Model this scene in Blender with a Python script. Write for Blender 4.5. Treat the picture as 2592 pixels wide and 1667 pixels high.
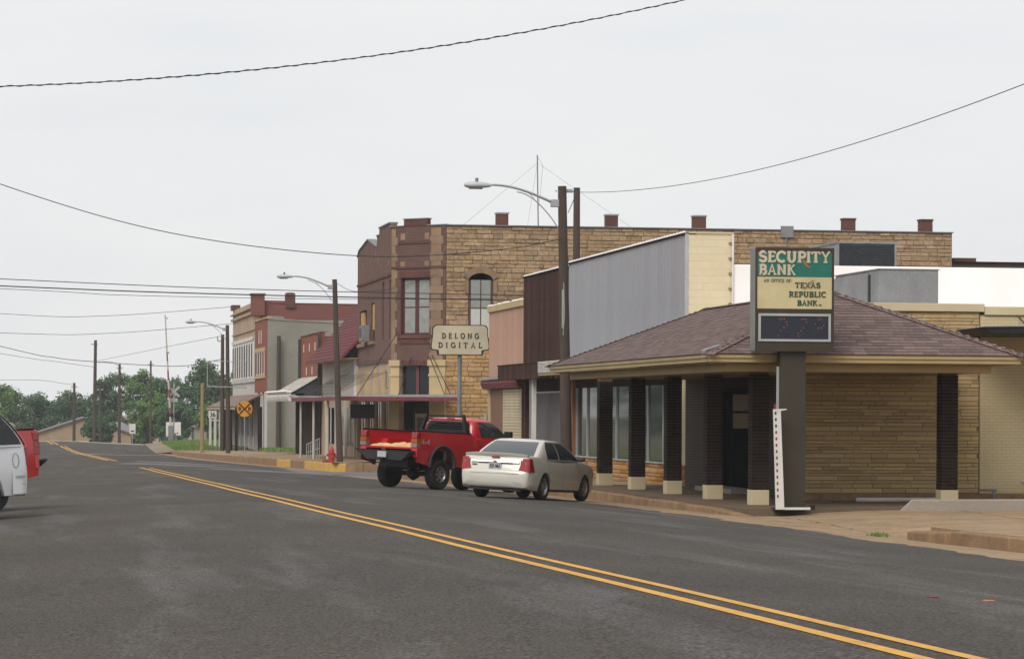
import bpy, math, random
from mathutils import Matrix, Vector
random.seed(7)
R = math.radians
for o in list(bpy.data.objects): bpy.data.objects.remove(o)
sc = bpy.context.scene
C = sc.collection

# ------------------------------------------------------------------ camera
PHI = 0.16721          # camera turned this far right of the street axis (+Y)
cam = bpy.data.cameras.new('camera'); camo = bpy.data.objects.new('camera', cam); C.objects.link(camo)
cam.lens = 105.0; cam.sensor_width = 36.0; cam.sensor_fit = 'HORIZONTAL'
cam.shift_y = 0.0806; cam.clip_start = 0.5; cam.clip_end = 6000
camo.matrix_world = Matrix.Translation((0, 0, 2.2)) @ Matrix.Rotation(-PHI, 4, 'Z') @ Matrix.Rotation(R(90), 4, 'X') @ Matrix.Rotation(0.005, 4, 'Z')
sc.camera = camo
sc.render.resolution_x = 1024; sc.render.resolution_y = 658

# ------------------------------------------------------------------ sky, sun, exposure
SUN_EL, SUN_AZ = R(44), R(218)     # azimuth clockwise from +Y : high, behind the camera and to the left
w = bpy.data.worlds.new('World'); sc.world = w; w.use_nodes = True
nt = w.node_tree; nt.nodes.clear()
def wn(t, **k):
    n = nt.nodes.new(t)
    for a, b in k.items(): setattr(n, a, b)
    return n
out = wn('ShaderNodeOutputWorld'); bg = wn('ShaderNodeBackground'); bg.inputs[1].default_value = 0.1
sky = wn('ShaderNodeTexSky', sky_type='NISHITA', sun_disc=False, sun_elevation=SUN_EL, sun_rotation=SUN_AZ)
sky.dust_density = 4.0; sky.air_density = 1.0
tc = wn('ShaderNodeTexCoord'); mp = wn('ShaderNodeMapping'); mp.inputs['Scale'].default_value = (2.2, 2.2, 9.0)
mp.inputs['Rotation'].default_value = (0.08, 0.16, 0.4)
nz = wn('ShaderNodeTexNoise'); nz.inputs['Scale'].default_value = 2.4; nz.inputs['Detail'].default_value = 5; nz.inputs['Roughness'].default_value = .52
rp = wn('ShaderNodeValToRGB'); rp.color_ramp.elements[0].position = .34; rp.color_ramp.elements[1].position = .66
rp.color_ramp.elements[0].color = (4.75, 4.85, 4.98, 1); rp.color_ramp.elements[1].color = (5.22, 5.19, 5.17, 1)
mx = wn('ShaderNodeMixRGB'); mx.inputs[0].default_value = .95
nt.links.new(tc.outputs['Generated'], mp.inputs[0]); nt.links.new(mp.outputs[0], nz.inputs['Vector'])
nt.links.new(nz.outputs[0], rp.inputs[0]); nt.links.new(sky.outputs[0], mx.inputs[1]); nt.links.new(rp.outputs[0], mx.inputs[2])
nt.links.new(mx.outputs[0], bg.inputs[0]); nt.links.new(bg.outputs[0], out.inputs[0])
sl = bpy.data.lights.new('sun', 'SUN'); sl.energy = 1.45; sl.angle = R(34); sl.color = (1, .965, .91)
so = bpy.data.objects.new('sun', sl); C.objects.link(so); so.location = (0, 0, 60)
so.rotation_euler = (R(90) - SUN_EL, 0, -SUN_AZ + math.pi)
sc.view_settings.view_transform = 'Standard'; sc.view_settings.look = 'None'
sc.view_settings.exposure = 0.80; sc.view_settings.gamma = 1.0
sc.render.engine = 'CYCLES'

# ------------------------------------------------------------------ materials
MATS = {}
def mat(name, col, rough=.8, var=.18, scale=1.5, col2=None, bump=0.0, bscale=25., metal=0., spec=.3, piece=0., brick=None, streak=None, fine=0., fine2=0., coat=0., emit=None, trans=0.):
    if name in MATS: return MATS[name]
    m = bpy.data.materials.new(name); m.use_nodes = True; t = m.node_tree; t.nodes.clear()
    N = lambda ty, **k: (lambda n: [setattr(n, a, b) for a, b in k.items()] and n or n)(t.nodes.new(ty))
    L = t.links.new
    o = N('ShaderNodeOutputMaterial'); p = N('ShaderNodeBsdfPrincipled'); L(p.outputs[0], o.inputs[0])
    p.inputs['Roughness'].default_value = rough; p.inputs['Metallic'].default_value = metal
    p.inputs['Specular IOR Level'].default_value = spec
    if coat: p.inputs['Coat Weight'].default_value = coat; p.inputs['Coat Roughness'].default_value = .06
    if emit: p.inputs['Emission Color'].default_value = (*emit[:3], 1); p.inputs['Emission Strength'].default_value = emit[3]
    if trans: p.inputs['Transmission Weight'].default_value = trans; p.inputs['IOR'].default_value = 1.3
    co = N('ShaderNodeTexCoord')
    c2 = col2 or tuple(v * (1 - var) for v in col)
    n1 = N('ShaderNodeTexNoise'); n1.inputs['Scale'].default_value = scale; n1.inputs['Detail'].default_value = 6; n1.inputs['Roughness'].default_value = .6
    L(co.outputs['Object'], n1.inputs['Vector'])
    rr = N('ShaderNodeMapRange'); rr.inputs[1].default_value = .35; rr.inputs[2].default_value = .65; L(n1.outputs[0], rr.inputs[0])
    m1 = N('ShaderNodeMixRGB'); m1.inputs[1].default_value = (*c2, 1); m1.inputs[2].default_value = (*col, 1); L(rr.outputs[0], m1.inputs[0])
    last = m1.outputs[0]; hgt = None
    if brick:      # (axis 'x' or 'y', brick width, course, mortar colour, colour variation)
        ax, bw, bh, mc, c3 = brick
        sx = N('ShaderNodeSeparateXYZ'); cx = N('ShaderNodeCombineXYZ'); L(co.outputs['Object'], sx.inputs[0])
        L(sx.outputs[0 if ax == 'x' else 1], cx.inputs[0]); L(sx.outputs[2], cx.inputs[1])
        b = N('ShaderNodeTexBrick'); b.inputs['Scale'].default_value = 1; b.inputs['Brick Width'].default_value = bw; b.inputs['Row Height'].default_value = bh
        b.inputs['Mortar Size'].default_value = .009; b.inputs['Mortar Smooth'].default_value = .2
        b.inputs['Mortar'].default_value = (*mc, 1); b.inputs['Color2'].default_value = (*c3, 1); b.inputs['Bias'].default_value = -.2
        L(cx.outputs[0], b.inputs['Vector']); L(last, b.inputs['Color1']); last = b.outputs[0]; hgt = b.outputs['Fac']
    if streak:     # (scale vector, colour, amount, threshold)
        mpn = N('ShaderNodeMapping'); mpn.inputs['Scale'].default_value = streak[0]; L(co.outputs['Object'], mpn.inputs[0])
        n3 = N('ShaderNodeTexNoise'); n3.inputs['Scale'].default_value = 1; n3.inputs['Detail'].default_value = 7; n3.inputs['Roughness'].default_value = .62; L(mpn.outputs[0], n3.inputs['Vector'])
        r3 = N('ShaderNodeMapRange'); r3.inputs[1].default_value = streak[3]; r3.inputs[2].default_value = streak[3] + .2; r3.inputs[4].default_value = streak[2]; L(n3.outputs[0], r3.inputs[0])
        m3 = N('ShaderNodeMixRGB'); m3.inputs[2].default_value = (*streak[1], 1); L(r3.outputs[0], m3.inputs[0]); L(last, m3.inputs[1]); last = m3.outputs[0]
    if fine:
        n4 = N('ShaderNodeTexNoise'); n4.inputs['Scale'].default_value = bscale; n4.inputs['Detail'].default_value = 3; L(co.outputs['Object'], n4.inputs['Vector'])
        r4 = N('ShaderNodeMapRange'); r4.inputs[1].default_value = .3; r4.inputs[2].default_value = .7; r4.inputs[3].default_value = 1 - fine; r4.inputs[4].default_value = 1 + fine; L(n4.outputs[0], r4.inputs[0])
        m4 = N('ShaderNodeMixRGB', blend_type='MULTIPLY'); m4.inputs[0].default_value = 1; L(last, m4.inputs[1]); L(r4.outputs[0], m4.inputs[2]); last = m4.outputs[0]
    if fine2:
        n6 = N('ShaderNodeTexNoise'); n6.inputs['Scale'].default_value = bscale * .28; n6.inputs['Detail'].default_value = 2; L(co.outputs['Object'], n6.inputs['Vector'])
        r8 = N('ShaderNodeMapRange'); r8.inputs[1].default_value = .3; r8.inputs[2].default_value = .7; r8.inputs[3].default_value = 1 - fine2; r8.inputs[4].default_value = 1 + fine2; L(n6.outputs[0], r8.inputs[0])
        m6 = N('ShaderNodeMixRGB', blend_type='MULTIPLY'); m6.inputs[0].default_value = 1; L(last, m6.inputs[1]); L(r8.outputs[0], m6.inputs[2]); last = m6.outputs[0]
    if piece:      # each built piece gets its own shade
        oi = N('ShaderNodeObjectInfo'); ge = N('ShaderNodeNewGeometry')
        a = N('ShaderNodeMath', operation='MULTIPLY'); a.inputs[1].default_value = 7.31; L(oi.outputs['Random'], a.inputs[0])
        b2 = N('ShaderNodeMath', operation='ADD'); L(a.outputs[0], b2.inputs[0]); L(ge.outputs['Random Per Island'], b2.inputs[1])
        f = N('ShaderNodeMath', operation='FRACT'); L(b2.outputs[0], f.inputs[0])
        hs = N('ShaderNodeHueSaturation')
        r5 = N('ShaderNodeMapRange'); r5.inputs[3].default_value = 1 - piece; r5.inputs[4].default_value = 1 + piece; L(f.outputs[0], r5.inputs[0]); L(r5.outputs[0], hs.inputs['Value'])
        g = N('ShaderNodeMath', operation='MULTIPLY'); g.inputs[1].default_value = 13.7; L(f.outputs[0], g.inputs[0])
        f2 = N('ShaderNodeMath', operation='FRACT'); L(g.outputs[0], f2.inputs[0])
        r6 = N('ShaderNodeMapRange'); r6.inputs[3].default_value = .5 - piece * .022; r6.inputs[4].default_value = .5 + piece * .022; L(f2.outputs[0], r6.inputs[0]); L(r6.outputs[0], hs.inputs['Hue'])
        r7 = N('ShaderNodeMapRange'); r7.inputs[3].default_value = 1 - piece * .5; r7.inputs[4].default_value = 1 + piece * .4; L(f2.outputs[0], r7.inputs[0]); L(r7.outputs[0], hs.inputs['Saturation'])
        L(last, hs.inputs['Color']); last = hs.outputs[0]
    L(last, p.inputs['Base Color'])
    if bump:
        n2 = N('ShaderNodeTexNoise'); n2.inputs['Scale'].default_value = bscale; n2.inputs['Detail'].default_value = 4; L(co.outputs['Object'], n2.inputs['Vector'])
        bp = N('ShaderNodeBump'); bp.inputs['Strength'].default_value = bump; bp.inputs['Distance'].default_value = .02; L(n2.outputs[0], bp.inputs['Height'])
        if hgt is not None:
            bp2 = N('ShaderNodeBump', invert=True); bp2.inputs['Strength'].default_value = .6; bp2.inputs['Distance'].default_value = .01; L(hgt, bp2.inputs['Height']); L(bp.outputs[0], bp2.inputs['Normal']); bp = bp2
        L(bp.outputs[0], p.inputs['Normal'])
    MATS[name] = m; return m

asphalt = mat('asphalt', (.076, .066, .055), .9, scale=.16, col2=(.055, .050, .046), bump=.35, bscale=42, fine=.85, spec=.12, streak=((.9, .11, 1), (.15, .147, .145), .5, .52), fine2=.14)
pale_asphalt = mat('pale_asphalt', (.15, .135, .135), .9, scale=.5, col2=(.10, .095, .10), bump=.4, bscale=50, fine=.3, streak=((.3, .5, 1), (.24, .22, .22), .6, .52))
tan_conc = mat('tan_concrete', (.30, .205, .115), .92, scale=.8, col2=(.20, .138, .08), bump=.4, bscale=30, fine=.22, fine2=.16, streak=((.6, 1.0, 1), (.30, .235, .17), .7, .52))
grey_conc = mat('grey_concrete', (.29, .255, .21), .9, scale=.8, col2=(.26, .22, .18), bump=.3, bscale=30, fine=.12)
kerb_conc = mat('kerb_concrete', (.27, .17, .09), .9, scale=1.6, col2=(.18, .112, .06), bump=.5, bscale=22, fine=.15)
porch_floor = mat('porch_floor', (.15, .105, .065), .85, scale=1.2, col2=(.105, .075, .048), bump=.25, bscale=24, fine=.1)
soil = mat('dry_soil', (.23, .175, .12), .95, scale=.4, bump=.4, bscale=12, fine=.2)
grass_soil = mat('grassy_soil', (.10, .13, .045), .95, scale=.8, col2=(.16, .13, .07), fine=.2)
yellow = mat('yellow_line_paint', (.62, .33, .05), .8, scale=3, col2=(.48, .26, .05), streak=((9, 2.5, 1), (.13, .105, .075), .75, .60), fine=.15, bscale=40)
yellow_kerb = mat('yellow_kerb_paint', (.55, .34, .06), .8, scale=2, col2=(.44, .26, .08), fine=.2)
bank_stone = mat('bank_stone', (.46, .33, .165), .85, scale=5, col2=(.39, .275, .13), bump=.5, bscale=18, piece=.17, fine=.1)
bank_mortar = mat('bank_mortar', (.21, .14, .07), .95)
dark_brick = mat('dark_brown_brick', (.026, .018, .015), .75, scale=6, bump=.3, bscale=30, piece=.35, spec=.06)
dark_mortar = mat('dark_mortar', (.12, .075, .05), .9, scale=4)
wall_dark = mat('dark_brick_wall', (.036, .028, .02), .75, scale=3, bump=.2, brick=('y', .21, .075, (.11, .08, .055), (.036, .027, .02)))
cream = mat('cream_paint', (.54, .455, .29), .75, scale=.9, col2=(.48, .395, .24), bump=.15, bscale=14)
cream_brick = mat('cream_painted_brick', (.56, .455, .27), .8, scale=.7, col2=(.50, .40, .23), bump=.15, brick=('x', .21, .075, (.43, .36, .215), (.50, .42, .26)))
fascia_m = mat('tan_fascia_paint', (.40, .30, .155), .6, scale=1.2, col2=(.35, .255, .125))
soffit_m = mat('soffit_paint', (.33, .25, .14), .7)
shingle = mat('mauve_shingle', (.155, .108, .098), .95, scale=4, col2=(.125, .087, .08), bump=.4, bscale=60, piece=.26, fine=.18)
under = mat('roof_underlay', (.05, .036, .034), .95)
white_coat = mat('white_roof_coating', (.80, .775, .76), .7, scale=.5, col2=(.74, .70, .68), bump=.25, bscale=4)
cream_block = mat('cream_block_paint', (.62, .53, .36), .85, scale=.5, col2=(.55, .45, .29), bump=.2, streak=((1.4, 1.4, .18), (.48, .30, .12), .7, .63), brick=('x', .40, .20, (.585, .50, .335), (.61, .525, .355)))
grey_metal = mat('grey_metal_panel', (.30, .30, .325), .55, scale=.7, col2=(.27, .27, .295), metal=.0, piece=.05, streak=((2.0, 2.0, .1), (.25, .245, .26), .6, .55))
brown_metal = mat('brown_metal_panel', (.056, .028, .023), .75, scale=2, piece=.35, spec=.1)
brown_back = mat('brown_panel_back', (.022, .013, .012), .85, spec=.1)
pink_board = mat('pink_board', (.46, .275, .205), .85, scale=1.2, col2=(.40, .24, .18), piece=.07, streak=((3, 3, .15), (.33, .19, .14), .6, .6))
sandstone = mat('sandstone_block', (.35, .245, .145), .9, scale=2.2, col2=(.27, .18, .10), bump=.9, bscale=7, piece=.17, fine=.26, fine2=.15)
sand_mortar = mat('sandstone_mortar', (.26, .178, .105), .95, scale=3)
sandstone_low = mat('orange_sandstone_block', (.42, .265, .125), .9, scale=2.2, col2=(.32, .19, .085), bump=.9, bscale=7, piece=.17, fine=.26, fine2=.15)
orange_stone = mat('orange_stone', (.42, .22, .075), .85, scale=4, col2=(.30, .15, .05), bump=.5, bscale=12, piece=.3)
red_brick_y = mat('red_brick_street', (.145, .072, .054), .9, scale=.7, col2=(.105, .056, .045), bump=.3, fine=.15, brick=('y', .22, .08, (.20, .13, .10), (.10, .042, .034)))
red_brick_x = mat('red_brick_end', (.125, .063, .049), .9, scale=.7, col2=(.09, .05, .043), bump=.3, fine=.15, brick=('x', .22, .08, (.17, .11, .09), (.09, .04, .033)))
red_brick = mat('red_brick_plain', (.125, .05, .038), .9, scale=1, col2=(.085, .038, .033), bump=.4, fine=.2)
bright_brick_y = mat('bright_red_brick', (.27, .072, .035), .9, scale=.8, col2=(.20, .055, .03), bump=.2, fine=.15, brick=('y', .22, .08, (.22, .10, .07), (.20, .05, .028)))
limestone = mat('limestone_trim', (.245, .165, .105), .9, scale=2, col2=(.20, .13, .085), bump=.3, piece=.12)
red_side = mat('red_side_brick', (.20, .062, .05), .9, scale=.5, col2=(.14, .05, .045), bump=.3, fine=.2, brick=('x', .22, .08, (.19, .10, .08), (.16, .05, .042)))
tan_paint = mat('tan_pilaster_paint', (.46, .35, .19), .8, scale=1, col2=(.40, .30, .165))
conc_wall = mat('grey_render_wall', (.27, .255, .215), .9, scale=.3, col2=(.215, .205, .175), bump=.2, bscale=8, fine=.06, streak=((.7, .7, .25), (.19, .175, .135), .6, .55))
red_roof = mat('red_roof_shingle', (.145, .043, .048), .85, scale=2, col2=(.12, .036, .042), piece=.06, spec=.15)
maroon = mat('maroon_paint', (.17, .04, .05), .7)
white_paint = mat('white_paint', (.62, .60, .57), .75, scale=1.2, col2=(.52, .50, .47))
siding_m = mat('pale_grey_siding', (.46, .42, .38), .8, scale=1, col2=(.39, .355, .32), piece=.06)
tan_front = mat('tan_facade_paint', (.42, .30, .21), .85, scale=.6, col2=(.33, .235, .165))
pale_front = mat('pale_facade_paint', (.50, .47, .45), .85, scale=.8, col2=(.42, .39, .37))
glass = mat('dark_glass', (.012, .016, .017), .06, spec=.3)
green_glass = mat('storefront_glass', (.010, .028, .027), .05, spec=.22)
far_glass = mat('dull_window_glass', (.016, .018, .019), .45, spec=.12)
curtain = mat('curtain_window', (.26, .27, .25), .25, scale=3, spec=.6)
chrome = mat('bright_metal', (.62, .62, .62), .25, metal=.9, var=.05)
alum = mat('aluminium_trim', (.42, .43, .43), .45, metal=.3)
galv = mat('galvanised_metal', (.35, .36, .37), .5, metal=.3, scale=4)
rust_galv = mat('weathered_duct', (.20, .205, .205), .7, scale=1.3, col2=(.145, .15, .155), fine=.15)
dark_grille = mat('dark_coil_grille', (.035, .045, .055), .6, scale=6, col2=(.02, .027, .035), fine=.4)
wood_pole = mat('weathered_pole_wood', (.066, .048, .038), .9, scale=5, col2=(.06, .043, .034), bump=.4, streak=((14, 14, .6), (.12, .095, .075), .6, .55))
pale_wood = mat('pale_post_wood', (.28, .20, .10), .9, scale=5)
black = mat('black_plastic', (.012, .012, .013), .5)
wire_m = mat('wire_black', (.025, .026, .03), .6)
rubber = mat('tyre_rubber', (.017, .017, .017), .85, scale=9)
sign_brown = mat('sign_brown_enamel', (.052, .043, .031), .6, spec=.15)
sign_side = mat('sign_side_metal', (.20, .195, .18), .5, scale=2)
sign_green = mat('sign_green_face', (.012, .155, .115), .35, spec=.4)
sign_cream = mat('sign_cream_face', (.55, .47, .27), .4)
letter_cream = mat('cream_letter', (.52, .49, .37), .5)
letter_edge = mat('tan_letter_edge', (.24, .15, .07), .6)
letter_green = mat('dark_green_letter', (.015, .055, .04), .5)
letter_dark = mat('dark_letter', (.045, .035, .03), .6)
swash = mat('tan_swash', (.30, .15, .07), .6)
led_panel = mat('led_panel', (.022, .026, .040), .35, scale=20)
led_dot = mat('led_dot', (.3, .07, .03), .5, emit=(1, .25, .09, .16))
leaf_a = mat('leaf_dark', (.050, .105, .034), .6, scale=.4, col2=(.030, .072, .028), piece=.4, spec=.2)
leaf_b = mat('leaf_mid', (.085, .165, .034), .6, scale=.4, col2=(.050, .110, .028), piece=.4, spec=.2)
bark = mat('bark', (.06, .047, .036), .95, scale=4)
grass_m = mat('grass_blade', (.15, .235, .05), .8, scale=.9, col2=(.115, .165, .045), piece=.3)

# ------------------------------------------------------------------ mesh helpers
WM = {}
I4 = Matrix.Identity(4)
def setp(o, parent):
    o.parent = parent; o.matrix_parent_inverse = WM.get(parent.name, I4).inverted()
class MB:
    def __init__(s): s.v = []; s.f = []
    def add(s, vs, fs):
        o = len(s.v); s.v += [tuple(p) for p in vs]; s.f += [tuple(i + o for i in f) for f in fs]; return s
    def hexa(s, p):   # 8 points: bottom loop 0-3 (ccw from above), top loop 4-7
        return s.add(p, [(3, 2, 1, 0), (4, 5, 6, 7), (0, 1, 5, 4), (1, 2, 6, 5), (2, 3, 7, 6), (3, 0, 4, 7)])
    def box(s, x0, x1, y0, y1, z0, z1):
        return s.hexa([(x0, y0, z0), (x1, y0, z0), (x1, y1, z0), (x0, y1, z0), (x0, y0, z1), (x1, y0, z1), (x1, y1, z1), (x0, y1, z1)])
    def slab(s, poly, z0, z1):   # poly ccw in xy; z0/z1 number or function
        n = len(poly); fz = lambda z, p: z(p[0], p[1]) if callable(z) else z
        vs = [(p[0], p[1], fz(z0, p)) for p in poly] + [(p[0], p[1], fz(z1, p)) for p in poly]
        return s.add(vs, [tuple(reversed(range(n))), tuple(range(n, 2 * n))] + [(i, (i + 1) % n, n + (i + 1) % n, n + i) for i in range(n)])
    def prism(s, prof, axis, a, b):  # profile polygon extruded along axis from a to b; prof in the two other axes (in xyz order)
        n = len(prof)
        def P(q, t): return {'x': (t, q[0], q[1]), 'y': (q[0], t, q[1]), 'z': (q[0], q[1], t)}[axis]
        vs = [P(q, a) for q in prof] + [P(q, b) for q in prof]
        return s.add(vs, [tuple(reversed(range(n))), tuple(range(n, 2 * n))] + [(i, (i + 1) % n, n + (i + 1) % n, n + i) for i in range(n)])
    def cyl(s, p0, p1, r0, r1=None, n=10, cap=True):
        r1 = r0 if r1 is None else r1; a = Vector(p0); b = Vector(p1); d = (b - a).normalized()
        u = d.orthogonal().normalized(); v = d.cross(u); vs = []
        for c, r in ((a, r0), (b, r1)):
            for i in range(n):
                t = 2 * math.pi * i / n; vs.append(c + (u * math.cos(t) + v * math.sin(t)) * r)
        fs = [(i, (i + 1) % n, n + (i + 1) % n, n + i) for i in range(n)]
        if cap: fs += [tuple(reversed(range(n))), tuple(range(n, 2 * n))]
        return s.add(vs, fs)
    def tube(s, pts, r, n=6):
        P = [Vector(p) for p in pts]; vs = []; fs = []; u = None
        for i, p in enumerate(P):
            d = (P[min(i + 1, len(P) - 1)] - P[max(i - 1, 0)]).normalized()
            u = d.orthogonal().normalized() if u is None else (u - d * u.dot(d)).normalized()
            v = d.cross(u); rr = r[i] if isinstance(r, (list, tuple)) else r
            vs += [p + (u * math.cos(2 * math.pi * k / n) + v * math.sin(2 * math.pi * k / n)) * rr for k in range(n)]
        for i in range(len(P) - 1):
            fs += [(i * n + k, i * n + (k + 1) % n, (i + 1) * n + (k + 1) % n, (i + 1) * n + k) for k in range(n)]
        fs += [tuple(reversed(range(n))), tuple((len(P) - 1) * n + k for k in range(n))]
        return s.add(vs, fs)
    def lathe(s, prof, n=16, o=(0, 0, 0)):  # profile (r,z) round z
        vs = []; fs = []; m = len(prof)
        for r, z in prof: vs += [(o[0] + r * math.cos(2 * math.pi * k / n), o[1] + r * math.sin(2 * math.pi * k / n), o[2] + z) for k in range(n)]
        for i in range(m - 1): fs += [(i * n + k, i * n + (k + 1) % n, (i + 1) * n + (k + 1) % n, (i + 1) * n + k) for k in range(n)]
        fs += [tuple(reversed(range(n))), tuple((m - 1) * n + k for k in range(n))]
        return s.add(vs, fs)
    def grid(s, rows, flip=False):
        o = []; n = len(rows[0])
        for r in rows: o += r
        fs = [(i * n + k, i * n + k + 1, (i + 1) * n + k + 1, (i + 1) * n + k) for i in range(len(rows) - 1) for k in range(n - 1)]
        if flip: fs = [tuple(reversed(f)) for f in fs]
        return s.add(o, fs)
    def xf(s, M_): s.v = [tuple(M_ @ Vector(p)) for p in s.v]; return s
    def mesh(s, name, m, smooth=False):
        me = bpy.data.meshes.new(name); me.from_pydata(s.v, [], s.f); me.update()
        if m: me.materials.append(m)
        if smooth:
            for p in me.polygons: p.use_smooth = True
        return me
    def build(s, name, m, parent=None, smooth=False, bevel=0, sharp=None, kind=None):
        o = bpy.data.objects.new(name, s.mesh(name, m, smooth)); C.objects.link(o)
        if parent: setp(o, parent)
        if bevel:
            b = o.modifiers.new('bevel', 'BEVEL'); b.width = bevel; b.segments = 2; b.limit_method = 'ANGLE'
        if smooth and sharp is not None:
            o.data.set_sharp_from_angle(angle=R(sharp))
        if kind: o['kind'] = kind
        return o
def inst(name, me, loc, parent=None, rot=None, scale=None):
    o = bpy.data.objects.new(name, me); C.objects.link(o); o.location = loc
    if rot: o.rotation_euler = rot
    if scale: o.scale = scale
    if parent: setp(o, parent)
    return o
def thing(name, label, cat, loc=(0, 0, 0), group=None):
    o = bpy.data.objects.new(name, None); C.objects.link(o); o.location = loc; o.empty_display_size = .2
    o['label'] = label; o['category'] = cat
    if group: o['group'] = group
    WM[o.name] = Matrix.Translation(loc)
    return o
def tag(o, label, cat, group=None):
    o['label'] = label; o['category'] = cat
    if group: o['group'] = group
    return o
def struct(o): o['kind'] = 'structure'; return o
def B(name, m, parent, x0, x1, y0, y1, z0, z1, bevel=0): return MB().box(x0, x1, y0, y1, z0, z1).build(name, m, parent, bevel=bevel)
def rng(a, b): return random.uniform(a, b)
def ribbon(mb, pts, w, z=0, th=.01):     # flat stroke of width w along 2-D polyline (in x, z), extruded in y
    n = len(pts); Lf = []; Rt = []
    for i in range(n):
        a = Vector(pts[max(i - 1, 0)]); b = Vector(pts[i]); c = Vector(pts[min(i + 1, n - 1)])
        d1 = (b - a).normalized() if i > 0 else (c - b).normalized(); d2 = (c - b).normalized() if i < n - 1 else d1
        t = (d1 + d2); t = t.normalized() if t.length > 1e-6 else d1
        nrm = Vector((-t.y, t.x)); k = 1 / max(.5, abs(nrm.dot(Vector((-d1.y, d1.x)))))
        ww = w[i] if isinstance(w, (list, tuple)) else w
        Lf.append(b + nrm * ww * .5 * k); Rt.append(b - nrm * ww * .5 * k)
    for i in range(n - 1):
        q = [Rt[i], Rt[i + 1], Lf[i + 1], Lf[i]]
        vs = [(p.x, 0, p.y) for p in q] + [(p.x, -th, p.y) for p in q]
        mb.add(vs, [(0, 1, 2, 3), (7, 6, 5, 4), (0, 4, 5, 1), (1, 5, 6, 2), (2, 6, 7, 3), (3, 7, 4, 0)])
def arc(cx, cy, rx, ry, a0, a1, n=9):
    return [(cx + rx * math.cos(R(a0 + (a1 - a0) * i / n)), cy + ry * math.sin(R(a0 + (a1 - a0) * i / n))) for i in range(n + 1)]
def glyphs():
    G = {}
    sf = lambda x, y, w=.16: [(x - w, y), (x + w, y)]
    st = lambda x: [[(x, 0), (x, 1)], sf(x, .03), sf(x, .97)]
    G['I'] = (.3, st(.15)); G['L'] = (.6, st(.16) + [[(.16, .04), (.58, .04)], [(.57, 0), (.57, .24)]])
    G['T'] = (.7, [[(.35, 0), (.35, 1)], sf(.35, .03), [(.02, .96), (.68, .96)], [(.03, 1), (.03, .76)], [(.67, 1), (.67, .76)]])
    G['E'] = (.62, st(.16) + [[(.16, .04), (.6, .04)], [(.16, .96), (.58, .96)], [(.16, .53), (.46, .53)], [(.59, 0), (.59, .24)], [(.57, 1), (.57, .78)], [(.45, .42), (.45, .64)]])
    G['F'] = (.6, st(.16) + [[(.16, .96), (.58, .96)], [(.16, .53), (.46, .53)], [(.57, 1), (.57, .78)]])
    G['D'] = (.78, st(.17) + [[(.17, .96)] + arc(.3, .5, .42, .46, 90, -90, 12) + [(.17, .04)]])
    G['B'] = (.7, st(.17) + [[(.17, .96)] + arc(.38, .74, .22, .22, 90, -90, 8) + [(.17, .52)], [(.3, .52)] + arc(.38, .28, .27, .24, 90, -90, 8) + [(.17, .04)]])
    G['P'] = (.66, st(.17) + [[(.17, .96)] + arc(.38, .71, .24, .25, 90, -90, 9) + [(.17, .46)]])
    G['R'] = (.74, G['P'][1] + [[(.36, .46), (.66, .03)], sf(.66, .03, .1)])
    G['O'] = (.84, [arc(.42, .5, .37, .47, 0, 360, 18)]); G['C'] = (.76, [arc(.42, .5, .37, .47, 48, 312, 16), [(.68, .98), (.68, .7)]])
    G['G'] = (.82, [arc(.42, .5, .37, .47, 48, 360, 16), [(.5, .46), (.84, .46)], [(.68, .98), (.68, .72)], [(.75, .46), (.75, .05)]])
    G['S'] = (.62, [arc(.31, .74, .23, .23, 30, 250, 10) + arc(.31, .27, .25, .24, 70, -150, 10), [(.53, .97), (.53, .74)], [(.06, .03), (.06, .28)]])
    G['U'] = (.78, [[(.15, 1), (.15, .34)] + arc(.39, .34, .24, .31, 180, 360, 10) + [(.63, 1)], sf(.15, .97), sf(.63, .97)])
    G['A'] = (.8, [[(.1, 0), (.42, 1), (.7, 0)], [(.2, .34), (.6, .34)], sf(.1, .03, .12), sf(.7, .03, .13)])
    G['N'] = (.84, [[(.15, 0), (.15, 1)], [(.15, .98), (.69, .02)], [(.69, 0), (.69, 1)], sf(.15, .03, .13), sf(.12, .97, .12), sf(.69, .97, .13)])
    G['K'] = (.78, st(.17) + [[(.6, .97), (.2, .46)], [(.32, .6), (.68, .03)], sf(.62, .97, .1), sf(.68, .03, .1)])
    G['X'] = (.74, [[(.1, 0), (.6, 1)], [(.1, 1), (.64, 0)], sf(.1, .03, .1), sf(.64, .03, .1), sf(.1, .97, .1), sf(.6, .97, .1)])
    G['Y'] = (.74, [[(.1, 1), (.37, .48)], [(.64, 1), (.37, .48), (.37, 0)], sf(.37, .03), sf(.1, .97, .1), sf(.64, .97, .1)])
    G[':'] = (.25, [[(.1, .1), (.1, .24)], [(.1, .6), (.1, .74)]]); G[' '] = (.45, []); G['.'] = (.22, [[(.08, 0), (.08, .12)]])
    G['3'] = (.6, [arc(.28, .74, .2, .24, 150, -90, 9), arc(.28, .26, .24, .25, 90, -150, 9)])
    G['6'] = (.62, [arc(.3, .28, .23, .26, 0, 360, 12), [(.07, .3)] + arc(.34, .36, .27, .62, 170, 80, 6)])
    G['2'] = (.6, [arc(.28, .72, .22, .26, 160, -40, 8) + [(.06, .03), (.52, .03)]])
    G['4'] = (.62, [[(.45, 0), (.45, 1), (.04, .3), (.58, .3)]]); G['1'] = (.4, [[(.05, .8), (.2, 1), (.2, 0)], sf(.2, .03)])
    G['-'] = (.4, [[(.05, .5), (.35, .5)]]); G['7'] = (.6, [[(.04, .96), (.52, .96), (.2, 0)]]); G['x'] = (.4, [[(.04, 0), (.36, .6)], [(.04, .6), (.36, 0)]])
    return G
GL = glyphs()
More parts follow.
